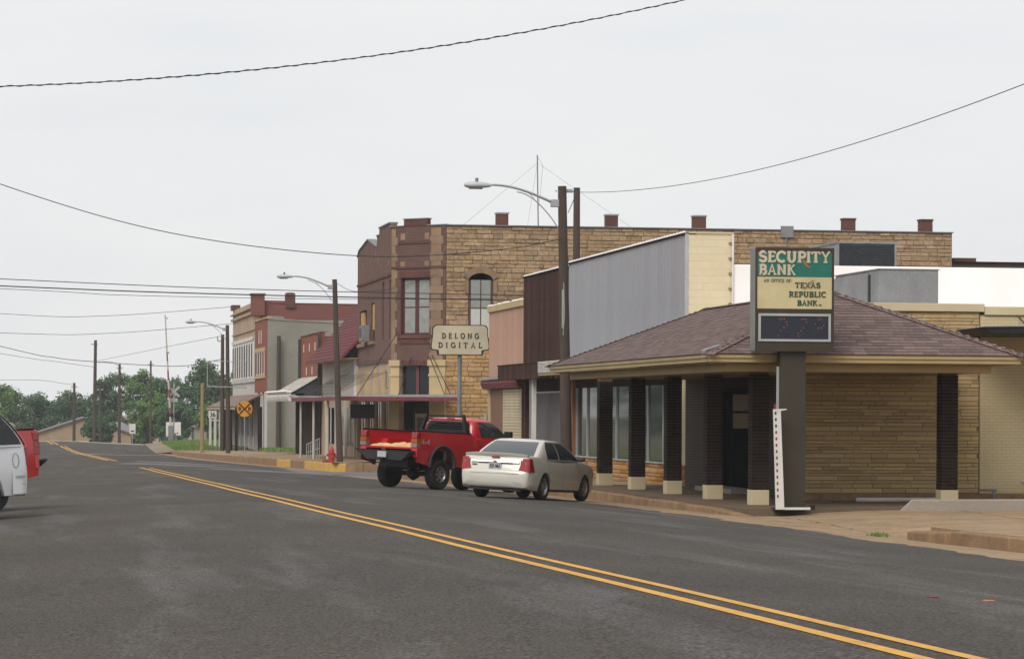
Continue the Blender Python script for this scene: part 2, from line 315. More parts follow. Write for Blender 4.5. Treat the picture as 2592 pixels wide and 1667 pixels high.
def lettering(text, x, z, h, wd, gap, m, parent, y=0, stroke=.14, th=.012, name='lettering', wscale=1.0, thick=None):
    """flat lettering facing -Y; x,z = lower-left corner, wd = overall width or None"""
    adv = sum(GL[c][0] * wscale + gap for c in text) - gap
    k = (wd / (adv * h)) if wd else 1.0
    mb = MB(); cx = x; each = h >= .1 and name == 'lettering'; o = None
    def finish(mb, nm, kind):
        # tiny step between strokes so overlapping faces do not share a plane
        mb.v = [(p[0], y + (p[1] - (i // 8 % 7) * .0004 if p[1] < 0 else p[1]), p[2]) for i, p in enumerate(mb.v)]
        return mb.build(nm, m, parent, kind=kind)
    for c in text:
        a, strokes = GL[c]
        for s in strokes:
            g = [(cx + p[0] * wscale * h * k, z + p[1] * h) for p in s]
            vert = abs(s[0][0] - s[-1][0]) < .25 and abs(s[0][1] - s[-1][1]) > .45 or len(s) > 3
            ribbon(mb, g, h * stroke * (1.0 if vert else .62), th=th)
        if each and mb.v: o = finish(mb, 'letter', None); mb = MB()
        cx += (a * wscale + gap) * h * k
    return o if each else finish(mb, name, 'stuff' if h < .1 else None)

# ------------------------------------------------------------------ small pieces (stones, bricks, blocks)
def unit_stone(face):
    ix, iz = .035, .13
    b = [(0, 0, 0), (1, 0, 0), (1, 0, 1), (0, 0, 1)]; mid = [(x, -.55, z) for x, _, z in b]
    f = [(ix, -1, iz), (1 - ix, -1, iz), (1 - ix, -1, 1 - iz), (ix, -1, 1 - iz)]
    vs = b + mid + f; fs = [(8, 9, 10, 11)]
    for k in range(4):
        j = (k + 1) % 4; fs += [(4 + k, 4 + j, 8 + j, 8 + k), (k, j, 4 + j, 4 + k)]
    if face == 'x': vs = [(y, x, z) for x, y, z in vs]; fs = [tuple(reversed(q)) for q in fs]
    return vs, fs
US = {k: unit_stone(k) for k in 'xy'}
UM = {}
def unit_mesh(face, m):
    key = face + m.name
    if key not in UM: UM[key] = MB().add(*US[face]).mesh('stone', m)
    return UM[key]
CUBE = {}
def cube_mesh(m):
    if m.name not in CUBE: CUBE[m.name] = MB().box(0, 1, 0, 1, 0, 1).mesh('piece', m)
    return CUBE[m.name]
def lay(parent, name, m, face, plane, cells, nobj=300):
    """cells (u0,u1,z0,z1,depth) on a wall facing -X (u=Y) or -Y (u=X); the first nobj are objects, the rest one stuff part"""
    mb = MB()
    for i, (u0, u1, z0, z1, d) in enumerate(cells):
        if face == 'y': loc, scl = (u0, plane, z0), (u1 - u0, d, z1 - z0)
        else: loc, scl = (plane, u0, z0), (d, u1 - u0, z1 - z0)
        if i < nobj: inst(name, unit_mesh(face, m), loc, parent, scale=scl)
        else:
            vs, fs = US[face]; mb.add([(loc[0] + v[0] * scl[0], loc[1] + v[1] * scl[1], loc[2] + v[2] * scl[2]) for v in vs], fs)
    if mb.v: mb.build(name + 's', m, parent, kind='stuff')
def courses(u0, u1, z0, z1, hs, ls, gap=.012, dep=(.02, .04), holes=()):
    out = []; z = z0
    while z < z1 - .02:
        h = min(rng(*hs), z1 - z)
        if z1 - z - h < hs[0] * .5: h = z1 - z
        u = u0 - rng(0, ls[0] * .8)
        while u < u1:
            l = rng(*ls); a, b = max(u, u0), min(u + l, u1)
            if b - a > .05:
                segs = [(a + gap / 2, b - gap / 2)]
                for (ha, hb, hz0, hz1) in holes:
                    if z + h > hz0 and z < hz1:
                        ns = []
                        for (p, q) in segs:
                            if q <= ha or p >= hb: ns.append((p, q)); continue
                            if p < ha - .06: ns.append((p, ha))
                            if q > hb + .06: ns.append((hb, q))
                        segs = ns
                for (p, q) in segs: out.append((p, q, z + gap / 2, z + h - gap / 2, rng(*dep)))
            u += l
        z += h
    return out
# ------------------------------------------------------------------ ground shape
_T = [(-400, 3.0), (-80, 1.7), (0, 1.02), (110, .085), (205, -.76), (232, -.90), (262, -.93), (292, -.90), (312, -.97), (335, -1.5), (370, -2.5), (430, -3.1), (700, -3.6), (4000, -5.0)]
def _zl(Y):
    for (a, za), (b, zb) in zip(_T, _T[1:]):
        if Y <= b: return za + (zb - za) * (Y - a) / (b - a)
    return _T[-1][1]
def zc(Y): return sum(_zl(Y + d) for d in (-8, -4, 0, 4, 8)) / 5
def _ss(t): t = min(1, max(0, t)); return t * t * (3 - 2 * t)
def RD(X, Y): return zc(Y) - (math.sqrt((.05 * (X - 4.95)) ** 2 + .0025) - .05) - .11 * _ss((X - 13.4) / 1.9) * _ss((59 - Y) / 6)
def kerbX(Y):    # right-hand kerb line
    if Y < 118: return 15.25
    if Y < 146: return 14.85
    return max(12.7, 14.85 - (Y - 146) * .028)
def walkz(Y):    # right-hand sidewalk beyond the side street, at the kerb
    return -.26 - .0078 * (Y - 144)

# terrain sheet out to the horizon
Xs = [-3000, -900, -300, -120, -60, -30, -15, -9, -5.5, 4.95, 11, 13, 15.5, 17, 20, 26, 40, 70, 130, 300, 900, 3000]
Ys = [-400, -100] + list(range(-60, 460, 10)) + [500, 600, 800, 1200, 2000, 4500]
rows = []
for y in Ys:
    rows.append([(x, y, (RD(min(max(x, -6), 15.6), y) - (.10 if -6 < x < 15.6 else .14))) for x in Xs])
ground = struct(MB().grid(rows).build('ground', soil, smooth=True))

# concrete gutter strips below the asphalt edge
def strip(name, m, xa, xb, y0, y1, dy, lift, nx=4, parent=None, smooth=True):
    rows = []; n = max(1, int((y1 - y0) / dy))
    for i in range(n + 1):
        y = y0 + (y1 - y0) * i / n; a = xa(y) if callable(xa) else xa; b = xb(y) if callable(xb) else xb
        rows.append([(a + (b - a) * k / nx, y, RD(a + (b - a) * k / nx, y) + lift) for k in range(nx + 1)])
    return MB().grid(rows).build(name, m, parent, smooth=smooth)
struct(strip('gutter', tan_conc, 9.6, lambda y: kerbX(y) + .5, -40, 119, 2, 0, 6))
struct(strip('gutter', tan_conc, 9.6, lambda y: kerbX(y) + .3, 136, 264, 2, 0, 6))
struct(strip('gutter', tan_conc, -6.2, -2.5, -40, 260, 4, 0, 4))

# main road
def edgeX(Y):
    e = [(-40, 11.9), (22, 11.9), (35, 12.3), (50, 13.25), (62, 13.75), (71, 13.95), (100, 13.9), (112, 13.0), (118, 12.3), (138, 12.6), (146, 13.7), (171, 12.6), (200, 12.0), (236, 11.6), (260, 13.5), (900, 13.5)]
    for (a, xa), (b, xb) in zip(e, e[1:]):
        if Y <= b: x = xa + (xb - xa) * max(0, Y - a) / (b - a); break
    r = random.Random(int(Y * 3)); return x + r.uniform(-.13, .13) + .16 * math.sin(Y * .9) * math.sin(Y * .23 + 1)
rows = []
ys = [-40 + .75 * i for i in range(int(160 / .75))] + [120 + 2 * i for i in range(170)]
for y in ys:
    e = edgeX(y); r2 = random.Random(int(y * 5)); l = -4.0 + r2.uniform(-.15, .15)
    xs = [l + (4.0 - l) * k / 7 for k in range(8)] + [4.2 + .15 * k for k in range(12)] + [6.1 + (e - 6.1) * k / 7 for k in range(8)]
    rows.append([(x, y, RD(x, y) + .012 - (.012 if k in (0, len(xs) - 1) else 0)) for k, x in enumerate(xs)])
road = struct(MB().grid(rows).build('road', asphalt, smooth=True))

# side street
rows = []
for i in range(9):
    y = 116.5 + 22.4 * i / 8
    rows.append([(x, y, RD(min(x, 15.2), y) + .005 - max(0, x - 15.2) * .002) for x in (11.2, 13, 14.2, 15.2, 18, 24, 40, 90, 200)])
struct(MB().grid(rows).build('side_street', pale_asphalt, smooth=True))
rows = []
for i in range(9):
    y = 116.5 + 22.4 * i / 8
    rows.append([(x, y, RD(max(x, -6), y) + .004) for x in (-200, -60, -20, -6, -4, -3.2)])
struct(MB().grid(rows).build('side_street', pale_asphalt, smooth=True))
# worn pale patches across the junction
def patch(cx, cy, rx, ry, seed, lift=.016):
    r = random.Random(seed); pts = []
    n = 26
    for k in range(n):
        t = 2 * math.pi * k / n; q = 1 + r.uniform(-.22, .22)
        pts.append((cx + rx * q * math.cos(t), cy + ry * q * math.sin(t)))
    mb = MB().grid([[(lambda X, Y: (X, Y, RD(X, Y) + lift))(cx + (p[0] - cx) * q / 8, cy + (p[1] - cy) * q / 8) for p in pts + pts[:1]] for q in range(9)])
    mb.build('road_patch', pale_asphalt, road)
patch(10.4, 117.5, 2.8, 4.0, 1); patch(7.3, 128, 2.6, 4.4, 2); patch(8.2, 142.0, 2.6, 4.0, 4); patch(5.6, 199, 1.7, 5.0, 8)

# painted centre lines
def line(X, y0, y1, dx=0.0, wdt=.10):
    n = max(2, int((y1 - y0) / 1.5)); rows = []
    for i in range(n + 1):
        y = y0 + (y1 - y0) * i / n; x = X + dx * ((y - y0) / (y1 - y0)) ** 2 + .012 * math.sin(y * .37)
        rows.append([(x - wdt / 2, y, RD(x - wdt / 2, y) + .0165), (x + wdt / 2, y, RD(x + wdt / 2, y) + .0165)])
    MB().grid(rows).build('painted_line', yellow, road)
line(4.80, -40, 110.7, wdt=.11); line(5.09, -40, 109.5, wdt=.10)
line(4.72, 144, 262, -.25, .14); line(5.02, 141, 258, -.22, .14)
line(4.00, 274, 298, -.2, .16); line(4.42, 270, 293, -.2, .16)
# bright chalky scratch across the far carriageway
rows = [[(7.0 + .05 * i, 196 + .4 * math.sin(i), RD(7, 196) + .021), (7.0 + .05 * i, 196.35 + .4 * math.sin(i), RD(7, 196) + .021)] for i in range(60)]
MB().grid(rows, flip=True).build('chalk_streak', white_paint, road)

# ------------------------------------------------------------------ right side: sidewalks, kerbs, driveway
def kerb_run(pts, top, bot, w_, m, parent, side=1, name='kerb_block', seglen=3.0):
    """blocks along a polyline; the kerb body lies to the right (side=1) of the path direction"""
    P = [Vector(p) for p in pts]
    for a, b in zip(P, P[1:]):
        Ld = (b - a).length; n = max(1, round(Ld / seglen)); d = (b - a).normalized(); nv = Vector((d.y, -d.x)) * w_ * side
        for i in range(n):
            g = .012
            p = a + d * (Ld * i / n + g); q = a + d * (Ld * (i + 1) / n - g); j = rng(-.012, .012)
            quad = [p, q, q + nv, p + nv]
            if side > 0: quad = [p, p + nv, q + nv, q]
            mb = MB(); mb.slab([(v.x, v.y) for v in quad], lambda x, y: bot(x, y), lambda x, y: top(x, y) + j)
            mb.build(name, m, parent, bevel=.03)
# bank platform
PF = .17
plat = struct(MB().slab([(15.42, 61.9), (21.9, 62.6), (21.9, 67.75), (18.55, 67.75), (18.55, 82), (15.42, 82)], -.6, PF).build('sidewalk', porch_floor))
kerb_run([(15.20, 60.7), (15.20, 82)], lambda x, y: PF - .03 - max(0, 62.5 - y) * .05, lambda x, y: -.6, .24, kerb_conc, plat, 1)
walk2 = struct(MB().slab([(15.40, 82.01), (18.55, 82.01), (18.55, 115.6), (15.40, 115.6)], -1.2, lambda x, y: PF - (y - 82) * .0095).build('sidewalk', tan_conc))
kerb_run([(15.18, 82.02), (15.18, 115.6)], lambda x, y: PF - .02 - (y - 82) * .0095, lambda x, y: -1.2, .24, kerb_conc, walk2, 1)
# driveway apron
rows = []
for i in range(24):
    y = 40 + 28 * i / 23
    rows.append([(x, y, RD(min(x, 15.7), y) + .003 + (.122 - RD(15.7, y)) * (lambda t: t * t * (3 - 2 * t))(min(1, max(0, (x - 15.9) / 2.4)))) for x in (15.2, 15.7, 16.2, 16.7, 17.3, 18.5, 21, 26, 34, 50, 90)])
struct(MB().grid(rows).build('driveway', tan_conc, smooth=True))
drive = bpy.data.objects['driveway']
def DZ(x, y): return RD(min(x, 15.7), y) + .003 + (.122 - RD(15.7, y)) * _ss((x - 15.9) / 2.4)
for j, (xa, ya, xb, yb, a_) in enumerate(((15.6, 57.5, 24, 55.8, .12), (16.0, 60.6, 15.9, 52.4, .08), (20.2, 61.5, 19.6, 51.6, .05), (26, 61.8, 25.6, 51.6, .05))):
    rows = []
    for k in range(41):
        t = k / 40; x = xa + (xb - xa) * t + a_ * math.sin(k * 1.3 + j) * math.sin(k * .31); y = ya + (yb - ya) * t + a_ * math.sin(k * .9 + 2 * j)
        d = Vector((xb - xa, yb - ya)).normalized() * .012; rows.append([(x - d.y, y + d.x, DZ(x - d.y, y + d.x) + .006), (x + d.y, y - d.x, DZ(x + d.y, y - d.x) + .006)])
    MB().grid(rows).build('crack', mat('dirt_filled_crack', (.10, .075, .05), .95), drive)
# near kerb island
itop = lambda x, y: RD(15.7, y) + .245
isl = struct(MB().slab([(15.75, -30), (24, -30), (24, 50.9), (16.6, 50.9), (15.9, 50.2), (15.75, 48)], -1.0, itop).build('sidewalk', tan_conc))
kerb_run([(15.5, -30), (15.5, 47.9)], lambda x, y: itop(x, y) - .01, lambda x, y: -1.0, .245, kerb_conc, isl, 1)
MB().slab([(15.47, 48.12), (15.75, 48.02), (15.9, 50.22), (16.59, 50.92), (16.59, 51.25), (15.85, 51.05), (15.52, 50.35)], -1.0, lambda x, y: itop(x, y) - .02 - .025 * max(0, y - 48)).build('kerb_block', kerb_conc, isl, bevel=.04)
MB().slab([(16.62, 50.92), (24, 50.92), (24, 51.2), (16.62, 51.25)], -1.0, lambda x, y: itop(x, 50) - .06).build('kerb_block', kerb_conc, isl, bevel=.03)
# low planter kerb beside the drive
pk = MB().hexa([(18.75, 61.75, .05), (34, 63.3, .05), (34, 63.62, .05), (19.0, 62.05, .05), (19.15, 61.8, .37), (34, 63.3, .37), (34, 63.6, .37), (19.2, 62.05, .36)])
tag(pk.build('parking_kerb', grey_conc, bevel=.03), 'long low grey concrete kerb with a slanted end beside the driveway', 'kerb')
# left side
lawn = struct(MB().grid([[(x, y, RD(-6, y) + .05 + (.0 if x > -12 else .1)) for x in (-120, -40, -20, -9.5)] for y in range(-40, 330, 10)]).build('lawn', mat('lawn_green', (.16, .19, .05), .95, scale=.5, col2=(.20, .18, .08), fine=.2)))
struct(strip('sidewalk', tan_conc, -9.5, -6.0, -40, 110, 5, .16, 2))
struct(strip('kerb', kerb_conc, -6.05, -5.8, -40, 110, 5, .15, 1))

# ------------------------------------------------------------------ right side beyond the side street
rows = []
n = 60
for i in range(n + 1):
    y = 139.6 + (252 - 139.6) * i / n; k = kerbX(y) + .18; e = .45 * _ss((y - 237) / 12)
    rows.append([(k, y, walkz(y) - e), (k + .7, y, walkz(y) + .03 - e), (17.5, y, walkz(y) + .08 - e * .6), (19.2, y, walkz(y) + .11), (30, y, walkz(y) + .12)])
far_walk = struct(MB().grid(rows).build('sidewalk', tan_conc, smooth=True))
def ftop(x, y): return walkz(y) - .005 - .45 * _ss((y - 237) / 12)
fb = lambda x, y: walkz(y) - .9
pts = [(14.85, 141.4), (14.85, 146)] + [(kerbX(y), y) for y in range(150, 253, 6)]
for i, (a, b) in enumerate(zip(pts, pts[1:])):
    m = yellow_kerb if i in (0, 1, 3) else kerb_conc
    kerb_run([a, b], ftop, fb, .2, m, far_walk, 1, seglen=3.2)
# corner and return along the side street
kerb_run([(46, 138.9), (16.4, 138.9)], ftop, fb, .25, kerb_conc, far_walk, 1, seglen=4)
cr = [(16.4, 138.9), (15.6, 139.2), (15.05, 140.1), (14.85, 141.4)]
for i, (a, b) in enumerate(zip(cr, cr[1:])): kerb_run([a, b], ftop, fb, .22, yellow_kerb if i else kerb_conc, far_walk, 1)
MB().slab([(14.95, 141.4), (15.6, 139.5), (16.4, 139.1), (46, 139.1), (46, 146), (14.95, 146)], -1.6, lambda x, y: walkz(y) + .006).build('corner_slab', tan_conc, far_walk)
# grassy lot between the far buildings, verge up to the railway
lot = struct(MB().slab([(18.2, 196.5), (60, 196.5), (60, 221), (17.6, 221)], -2, lambda x, y: walkz(y) + .13).build('grass_lot', grass_soil))
rows = []
for i in range(20):
    y = 236 + 90 * i / 19
    rows.append([(13.3 + (y - 236) * .03, y, RD(12, y) + .14), (16.5, y, RD(12, y) + .36), (24, y, RD(12, y) + .45), (60, y, RD(12, y) + .45)])
verge = struct(MB().grid(rows).build('grass_verge', grass_soil, smooth=True))
rows = [[(11.5 + (y - 236) * .03, y, RD(11.5, y) + .0), (12.3 + (y - 236) * .03, y, RD(12, y) + .09), (13.35 + (y - 236) * .03, y, RD(12, y) + .145)] for y in range(236, 328, 6)]
struct(MB().grid(rows).build('dirt_shoulder', soil, smooth=True))
# railway bank: pale ballast line over the crest
rows = []
for i in range(4):
    y = 300 + 2.2 * i
    rows.append([(x, y, RD(min(max(x, -6), 15), 300) + (.055 if i in (1, 2) else .0) + (.03 if x > 12 else 0)) for x in (-120, -40, -10, 0, 5, 10, 14, 20, 40, 120)])
struct(MB().grid(rows).build('railway_crossing', grey_conc))

def blades(name, region, n, h0, h1, zf, parent=None):
    mb = MB()
    for _ in range(n):
        x, y = region(); z = zf(x, y); h = rng(h0, h1); a = rng(0, 6.28); w_ = rng(.02, .05) + h * .06; dx, dy = math.cos(a) * w_, math.sin(a) * w_; lx, ly = rng(-.4, .4) * h, rng(-.4, .4) * h
        mb.add([(x - dx, y - dy, z), (x + dx, y + dy, z), (x + lx, y + ly, z + h)], [(0, 1, 2)])
    o = mb.build(name, grass_m, parent, kind='stuff'); return o
tag(blades('grass', lambda: (rng(18.3, 26), rng(210, 220.8)), 14000, .06, .28, lambda x, y: walkz(y) + .13), 'overgrown green grass along the foot of the grey rendered wall', 'grass')
tag(blades('grass', lambda: (lambda y: (13.25 + (y - 236) * .03 + 12 * random.random() ** 1.5, y))(rng(238, 300)), 34000, .05, .24, lambda x, y: RD(12, y) + .12 + .24 * min(1, max(0, x - 13.3) / 4)), 'bright green grass verge beside the road below the trees', 'grass')
tag(blades('weeds', lambda: (15.45 + random.gauss(0, .07), 51.9 + random.gauss(0, .16)), 70, .03, .10, lambda x, y: RD(x, y) + .002), 'small tuft of weeds in the gutter by the broken kerb', 'weeds')
# ------------------------------------------------------------------ bank building
bank = thing('bank_building', 'low tan stone bank with hipped mauve shingle roof and dark brick porch columns', 'bank', (20, 72, PF))
WY = 67.8
B('core_wall', bank_mortar, bank, 18.55, 22.66, WY + .03, 73.2, 0, 4.62); B('core_wall', bank_mortar, bank, 19.9, 22.66, 73.2, 76.8, 0, 4.62); B('core_wall', bank_mortar, bank, 18.76, 22.66, 76.9, 80.6, 0, 4.62)
B('brick_core', cream, bank, 22.66, 44, WY + .05, 80.6, 0, 4.55)
MB().box(22.665, 44, WY, WY + .05, .34, 4.52).build('painted_brick_wall', cream_brick, bank)
B('base_course', kerb_conc, bank, 18.4, 44, WY - .05, WY + .06, 0, .33, .01)
B('cornice', cream, bank, 18.3, 22.75, WY - .06, WY + .3, 4.62, 4.81, .01); B('cornice', cream, bank, 22.76, 44, WY - .05, WY + .3, 4.55, 4.75, .01)
B('flat_roof', white_coat, bank, 18.6, 44, WY + .3, 80.6, 4.55, 4.70)
st = courses(18.30, 22.64, .335, 4.60, (.062, .125), (.28, 1.05), .007, (.022, .036))
lower = [c for c in st if c[2] < 3.05]; upper = [c for c in st if c[2] >= 3.05]
lay(bank, 'stone', bank_stone, 'y', WY + .03, lower[:300] + lower[300:] + upper, 300)
# dark street wall with the entrance
B('street_wall', wall_dark, bank, 18.50, 18.75, 67.9, 73.2, PF, 3.3); B('street_wall', wall_dark, bank, 18.50, 18.75, 76.8, 80.75, PF, 3.3)
B('entrance_header', brown_back, bank, 18.52, 19.9, 73.2, 76.78, 2.85, 3.3)
B('recess_wall', brown_back, bank, 19.86, 19.90, 73.2, 76.78, PF, 2.85)
door = B('door_frame', black, bank, 18.52, 19.85, 76.80, 76.88, PF, 2.85)
B('glass_pane', glass, door, 18.88, 19.40, 76.78, 76.799, PF + .1, 1.72)
pale = mat('lit_pane_paint', (.66, .54, .40), .7)  # pale colour paints in the lit interior and reflections of the door glass
B('painted_lit_pane', pale, door, 18.88, 19.40, 76.78, 76.799, 1.80, 2.20); B('painted_lit_pane', pale, door, 18.88, 19.40, 76.78, 76.799, 2.26, 2.70)
B('door_step', grey_conc, bank, 17.9, 18.62, 73.0, 77.0, PF, PF + .12, .01)
# porch columns
def column(cx, cy, asobj):
    a = .38; x0, y0 = cx - a / 2, cy - a / 2
    col = B('column', dark_mortar, bank, x0 + .012, x0 + a - .012, y0 + .012, y0 + a - .012, PF + .33, 3.14)
    B('pedestal', cream, col, x0 - .012, x0 + a + .012, y0 - .012, y0 + a + .012, PF, PF + .335, .01)
    mb = MB(); k = 0; z = PF + .34; h = .064; p = .265; q = .105
    while z + h < 3.13:
        if k % 2 == 0: bs = [(0, p, 0, q), (p + .01, a, 0, p), (q + .01, a, p + .01, a), (0, q, q + .01, a)]
        else: bs = [(q + .01, a, 0, q), (0, q, 0, p), (0, p, p + .01, a), (p + .01, a, q + .01, a)]
        for (u0, u1, v0, v1) in bs:
            if asobj: inst('brick', cube_mesh(dark_brick), (x0 + u0, y0 + v0, z), col, scale=(u1 - u0, v1 - v0, h))
            else: mb.box(x0 + u0, x0 + u1, y0 + v0, y0 + v1, z, z + h)
        z += h + .0115; k += 1
    if mb.v: mb.build('bricks', dark_brick, col, kind='stuff')
for i in range(5): column(16.44, 64.5 + 4.33 * i, i == 0)
column(20.80, 64.5, True)
# porch ceiling, beams and fascia
E0, E1, F0, F1 = 14.75, 21.7, 62.15, 81.1
B('soffit', soffit_m, bank, E0 + .1, E1 - .1, F0 + .1, F1 - .1, 3.265, 3.285)
ib = .5
for nm, r in (('porch_beam', (E0 + ib, E1 - ib, F0 + ib, F0 + ib + .25)), ('porch_beam', (E0 + ib, E0 + ib + .25, F0 + ib + .252, F1 - .3)), ('porch_beam', (E1 - ib - .25, E1 - ib, F0 + ib + .252, WY - .1))):
    B(nm, fascia_m, bank, *r, 3.10, 3.264, .01)
B('porch_ceiling', soffit_m, bank, E0 + ib + .26, E1 - ib - .26, F0 + ib + .26, F1 - .4, 3.12, 3.14)
for r in ((E0, E1, F0, F0 + .05), (E0, E0 + .05, F0 + .052, F1), (E1 - .05, E1, F0 + .052, F1)):
    B('fascia_board', fascia_m, bank, *r, 3.29, 3.455, .008)
for r in ((E0 - .035, E1 + .035, F0 - .035, F0 - .002), (E0 - .035, E0 - .002, F0, F1), (E1 + .002, E1 + .035, F0, F1)):
    B('drip_edge', fascia_m, bank, *r, 3.385, 3.46)
# hipped roof
ze, zr = 3.465, 4.95
A, Bb, Cc, D = Vector((E0 - .06, F0 - .06, ze)), Vector((E1 + .06, F0 - .06, ze)), Vector((E1 + .06, F1, ze)), Vector((E0 - .06, F1, ze))
Pp, Qq = Vector((18.2, 65.05, zr)), Vector((18.2, 76.8, zr))
roof = MB().add([A, Bb, Cc, D, Pp, Qq], [(0, 1, 4), (1, 2, 5, 4), (2, 3, 5), (3, 0, 4, 5), (3, 2, 1, 0)]).build('roof', under, bank)
def shingles(a, b, t0, t1, asobj):
    """face with eave a->b and top edge t0->t1"""
    u = (b - a).normalized(); nrm = u.cross(((t0 + t1) / 2 - a)).normalized(); up = nrm.cross(u).normalized()
    if nrm.z < 0: nrm = -nrm
    ht = (t0 - a).dot(up); W0 = (b - a).length; l0 = (t0 - a).dot(u); l1 = (t1 - a).dot(u)
    ex = .148; n = int(ht / ex) - 1; mb = MB(); Mx = Matrix((u, up, nrm)).transposed().to_4x4()
    cnt = 0
    for k in range(n + 1):
        t = k * ex; fr = min(1, t / ht); xa = l0 * fr; xb = W0 + (l1 - W0) * fr; x = xa - rng(0, .3)
        while x < xb:
            L_ = rng(.27, .36); p, q = max(x, xa), min(x + L_ - .008, xb)
            if q - p > .04:
                d = rng(-.006, .006)
                o = a + u * p + up * (t + d)
                if asobj and cnt < 300:
                    me = UM.get('shingle')
                    if not me:
                        me = UM['shingle'] = MB().hexa([(0, 0, .002), (1, 0, .002), (1, .17, 0), (0, .17, 0), (0, 0, .02), (1, 0, .02), (1, .17, .006), (0, .17, .006)]).mesh('shingle', shingle)
                    s = inst('shingle', me, (0, 0, 0), roof); s.matrix_basis = Matrix.Translation(o) @ Mx @ Matrix.Diagonal((q - p, 1, 1, 1)); cnt += 1
                else:
                    vs = [(0, 0, .002), (q - p, 0, .002), (q - p, .17, 0), (0, .17, 0), (0, 0, .02), (q - p, 0, .02), (q - p, .17, .006), (0, .17, .006)]
                    T = Matrix.Translation(o) @ Mx; m2 = MB().hexa(vs).xf(T); mb.add(m2.v, m2.f)
            x += L_
    if mb.v: mb.build('shingles', shingle, roof, kind='stuff')
shingles(A, Bb, Pp, Pp, True)
# street slope: eave runs from the far corner to the near one
shingles(D, A, Qq, Pp, False); shingles(Bb, Cc, Pp, Qq, False); shingles(Cc, D, Qq, Qq, False)
def caps(a, b):
    d = b - a; n = int(d.length / .15); u = d.normalized(); s_ = u.cross(Vector((0, 0, 1))).normalized(); mb = MB()
    for i in range(n):
        o = a + u * (d.length * i / n); e = o + u * .21; z1, z2 = Vector((0, 0, .034)), Vector((0, 0, .026)); w_ = s_ * .17; dn = Vector((0, 0, -.02))
        mb.add([o - w_ + dn, o + z1, o + w_ + dn, e - w_ + dn, e + z2, e + w_ + dn], [(0, 1, 4, 3), (1, 2, 5, 4), (0, 2, 1), (3, 4, 5)])
    mb.build('hip_cap', shingle, roof, kind='stuff')
for a, b in ((A, Pp), (Bb, Pp), (Qq, Pp), (D, Qq), (Cc, Qq)): caps(a, b)
MB().tube([A + Vector((.35, .35, .18)), A + Vector((.05, .1, .1)), A + Vector((-.1, 0, .05))], .03, 5).build('lifted_flashing', galv, roof)

# rooftop units
ac = thing('rooftop_unit', 'grey metal box unit standing on the flat roof before the white wall', 'rooftop unit', (22.2, 74, 4.7))
B('housing', rust_galv, ac, 21.43, 22.97, 72, 76, 4.72, 5.80, .02); B('end_panel', rust_galv, ac, 21.38, 21.425, 72.9, 76.05, 4.72, 5.74, .01)
B('seam', black, ac, 21.40, 21.43, 72.75, 72.88, 4.72, 5.70); B('lid', rust_galv, ac, 21.41, 22.99, 71.98, 76.02, 5.802, 5.83)
ac2 = thing('rooftop_unit', 'rooftop unit with a dark coil grille half hidden behind the white wall', 'rooftop unit', (27, 94, 6.1))
B('housing', rust_galv, ac2, 26.0, 27.95, 92.06, 95.4, 6.02, 7.62, .02); B('lid', rust_galv, ac2, 25.97, 27.98, 91.98, 95.43, 7.622, 7.67)
B('coil_grille', dark_grille, ac2, 26.08, 27.88, 92.02, 92.055, 6.3, 7.58)
for x in (26.0, 27.89): B('corner_post', rust_galv, ac2, x, x + .06, 91.99, 92.05, 6.02, 7.62)
for k in range(14): B('fin', black, ac2, 26.1, 27.86, 91.995, 92.015, 6.36 + k * .088, 6.385 + k * .088)

# ------------------------------------------------------------------ bank sign
sg = thing('bank_sign', 'tall brown bank sign with green and cream faces on a wide brown post', 'sign', (16.4, 61.7, .16))
SY = 61.6
x0, x1 = 15.62, 17.34
sc_ = lambda px: x0 + (px - 258) / (1285 - 258) * (x1 - x0)          # sign drawing coordinates
sz_ = lambda py: 5.72 - (py - 128) / (1480 - 128) * (5.72 - 3.52)
B('cabinet', sign_side, sg, x0, x1, SY + .02, SY + .48, 3.52, 5.72, .015)
for r in ((x0, x1, 5.64, 5.721), (x0, x1, 3.519, 3.70), (x0, x0 + .035, 3.70, 5.64), (x1 - .045, x1, 3.70, 5.64), (x0 + .035, x1 - .045, sz_(985), sz_(925))):
    B('cabinet_trim', sign_brown, sg, r[0], r[1], SY - .012, SY + .02, r[2], r[3])
gf = B('green_face', sign_green, sg, x0 + .035, x1 - .045, SY + .004, SY + .019, sz_(510), 5.64)
cf = B('cream_face', sign_cream, sg, x0 + .035, x1 - .045, SY + .004, SY + .019, sz_(925), sz_(511))
B('display_surround', sign_brown, sg, x0 + .035, x1 - .045, SY - .004, SY + .019, 3.70, sz_(985))
def word(text, px, pb, pt, pw, m, parent, st, gap, y=SY, th=.014): return lettering(text, sc_(px), sz_(pb), sz_(pt) - sz_(pb), sc_(px + pw) - sc_(px), gap, m, parent, y=y, stroke=st, th=th)
for t, px, pb, pt, pw in (('SECUPITY', 305, 316, 180, 925), ('BANK', 305, 482, 354, 472)):
    word(t, px - 6, pb + 6, pt + 4, pw, letter_edge, gf, .30, .11, SY + .002, .005); word(t, px, pb, pt, pw, letter_cream, gf, .25, .11, SY - .004, .012)
mb = MB(); ribbon(mb, [(sc_(a), sz_(b)) for a, b in ((868, 262), (892, 312), (930, 366), (990, 392))], [.03, .05, .045, .008], th=.006); mb.xf(Matrix.Translation((0, SY + .002, 0))).build('swash', swash, gf)
word('AN OFFICE OF:', 365, 578, 540, 370, letter_green, cf, .15, .13, SY + .003, .006)
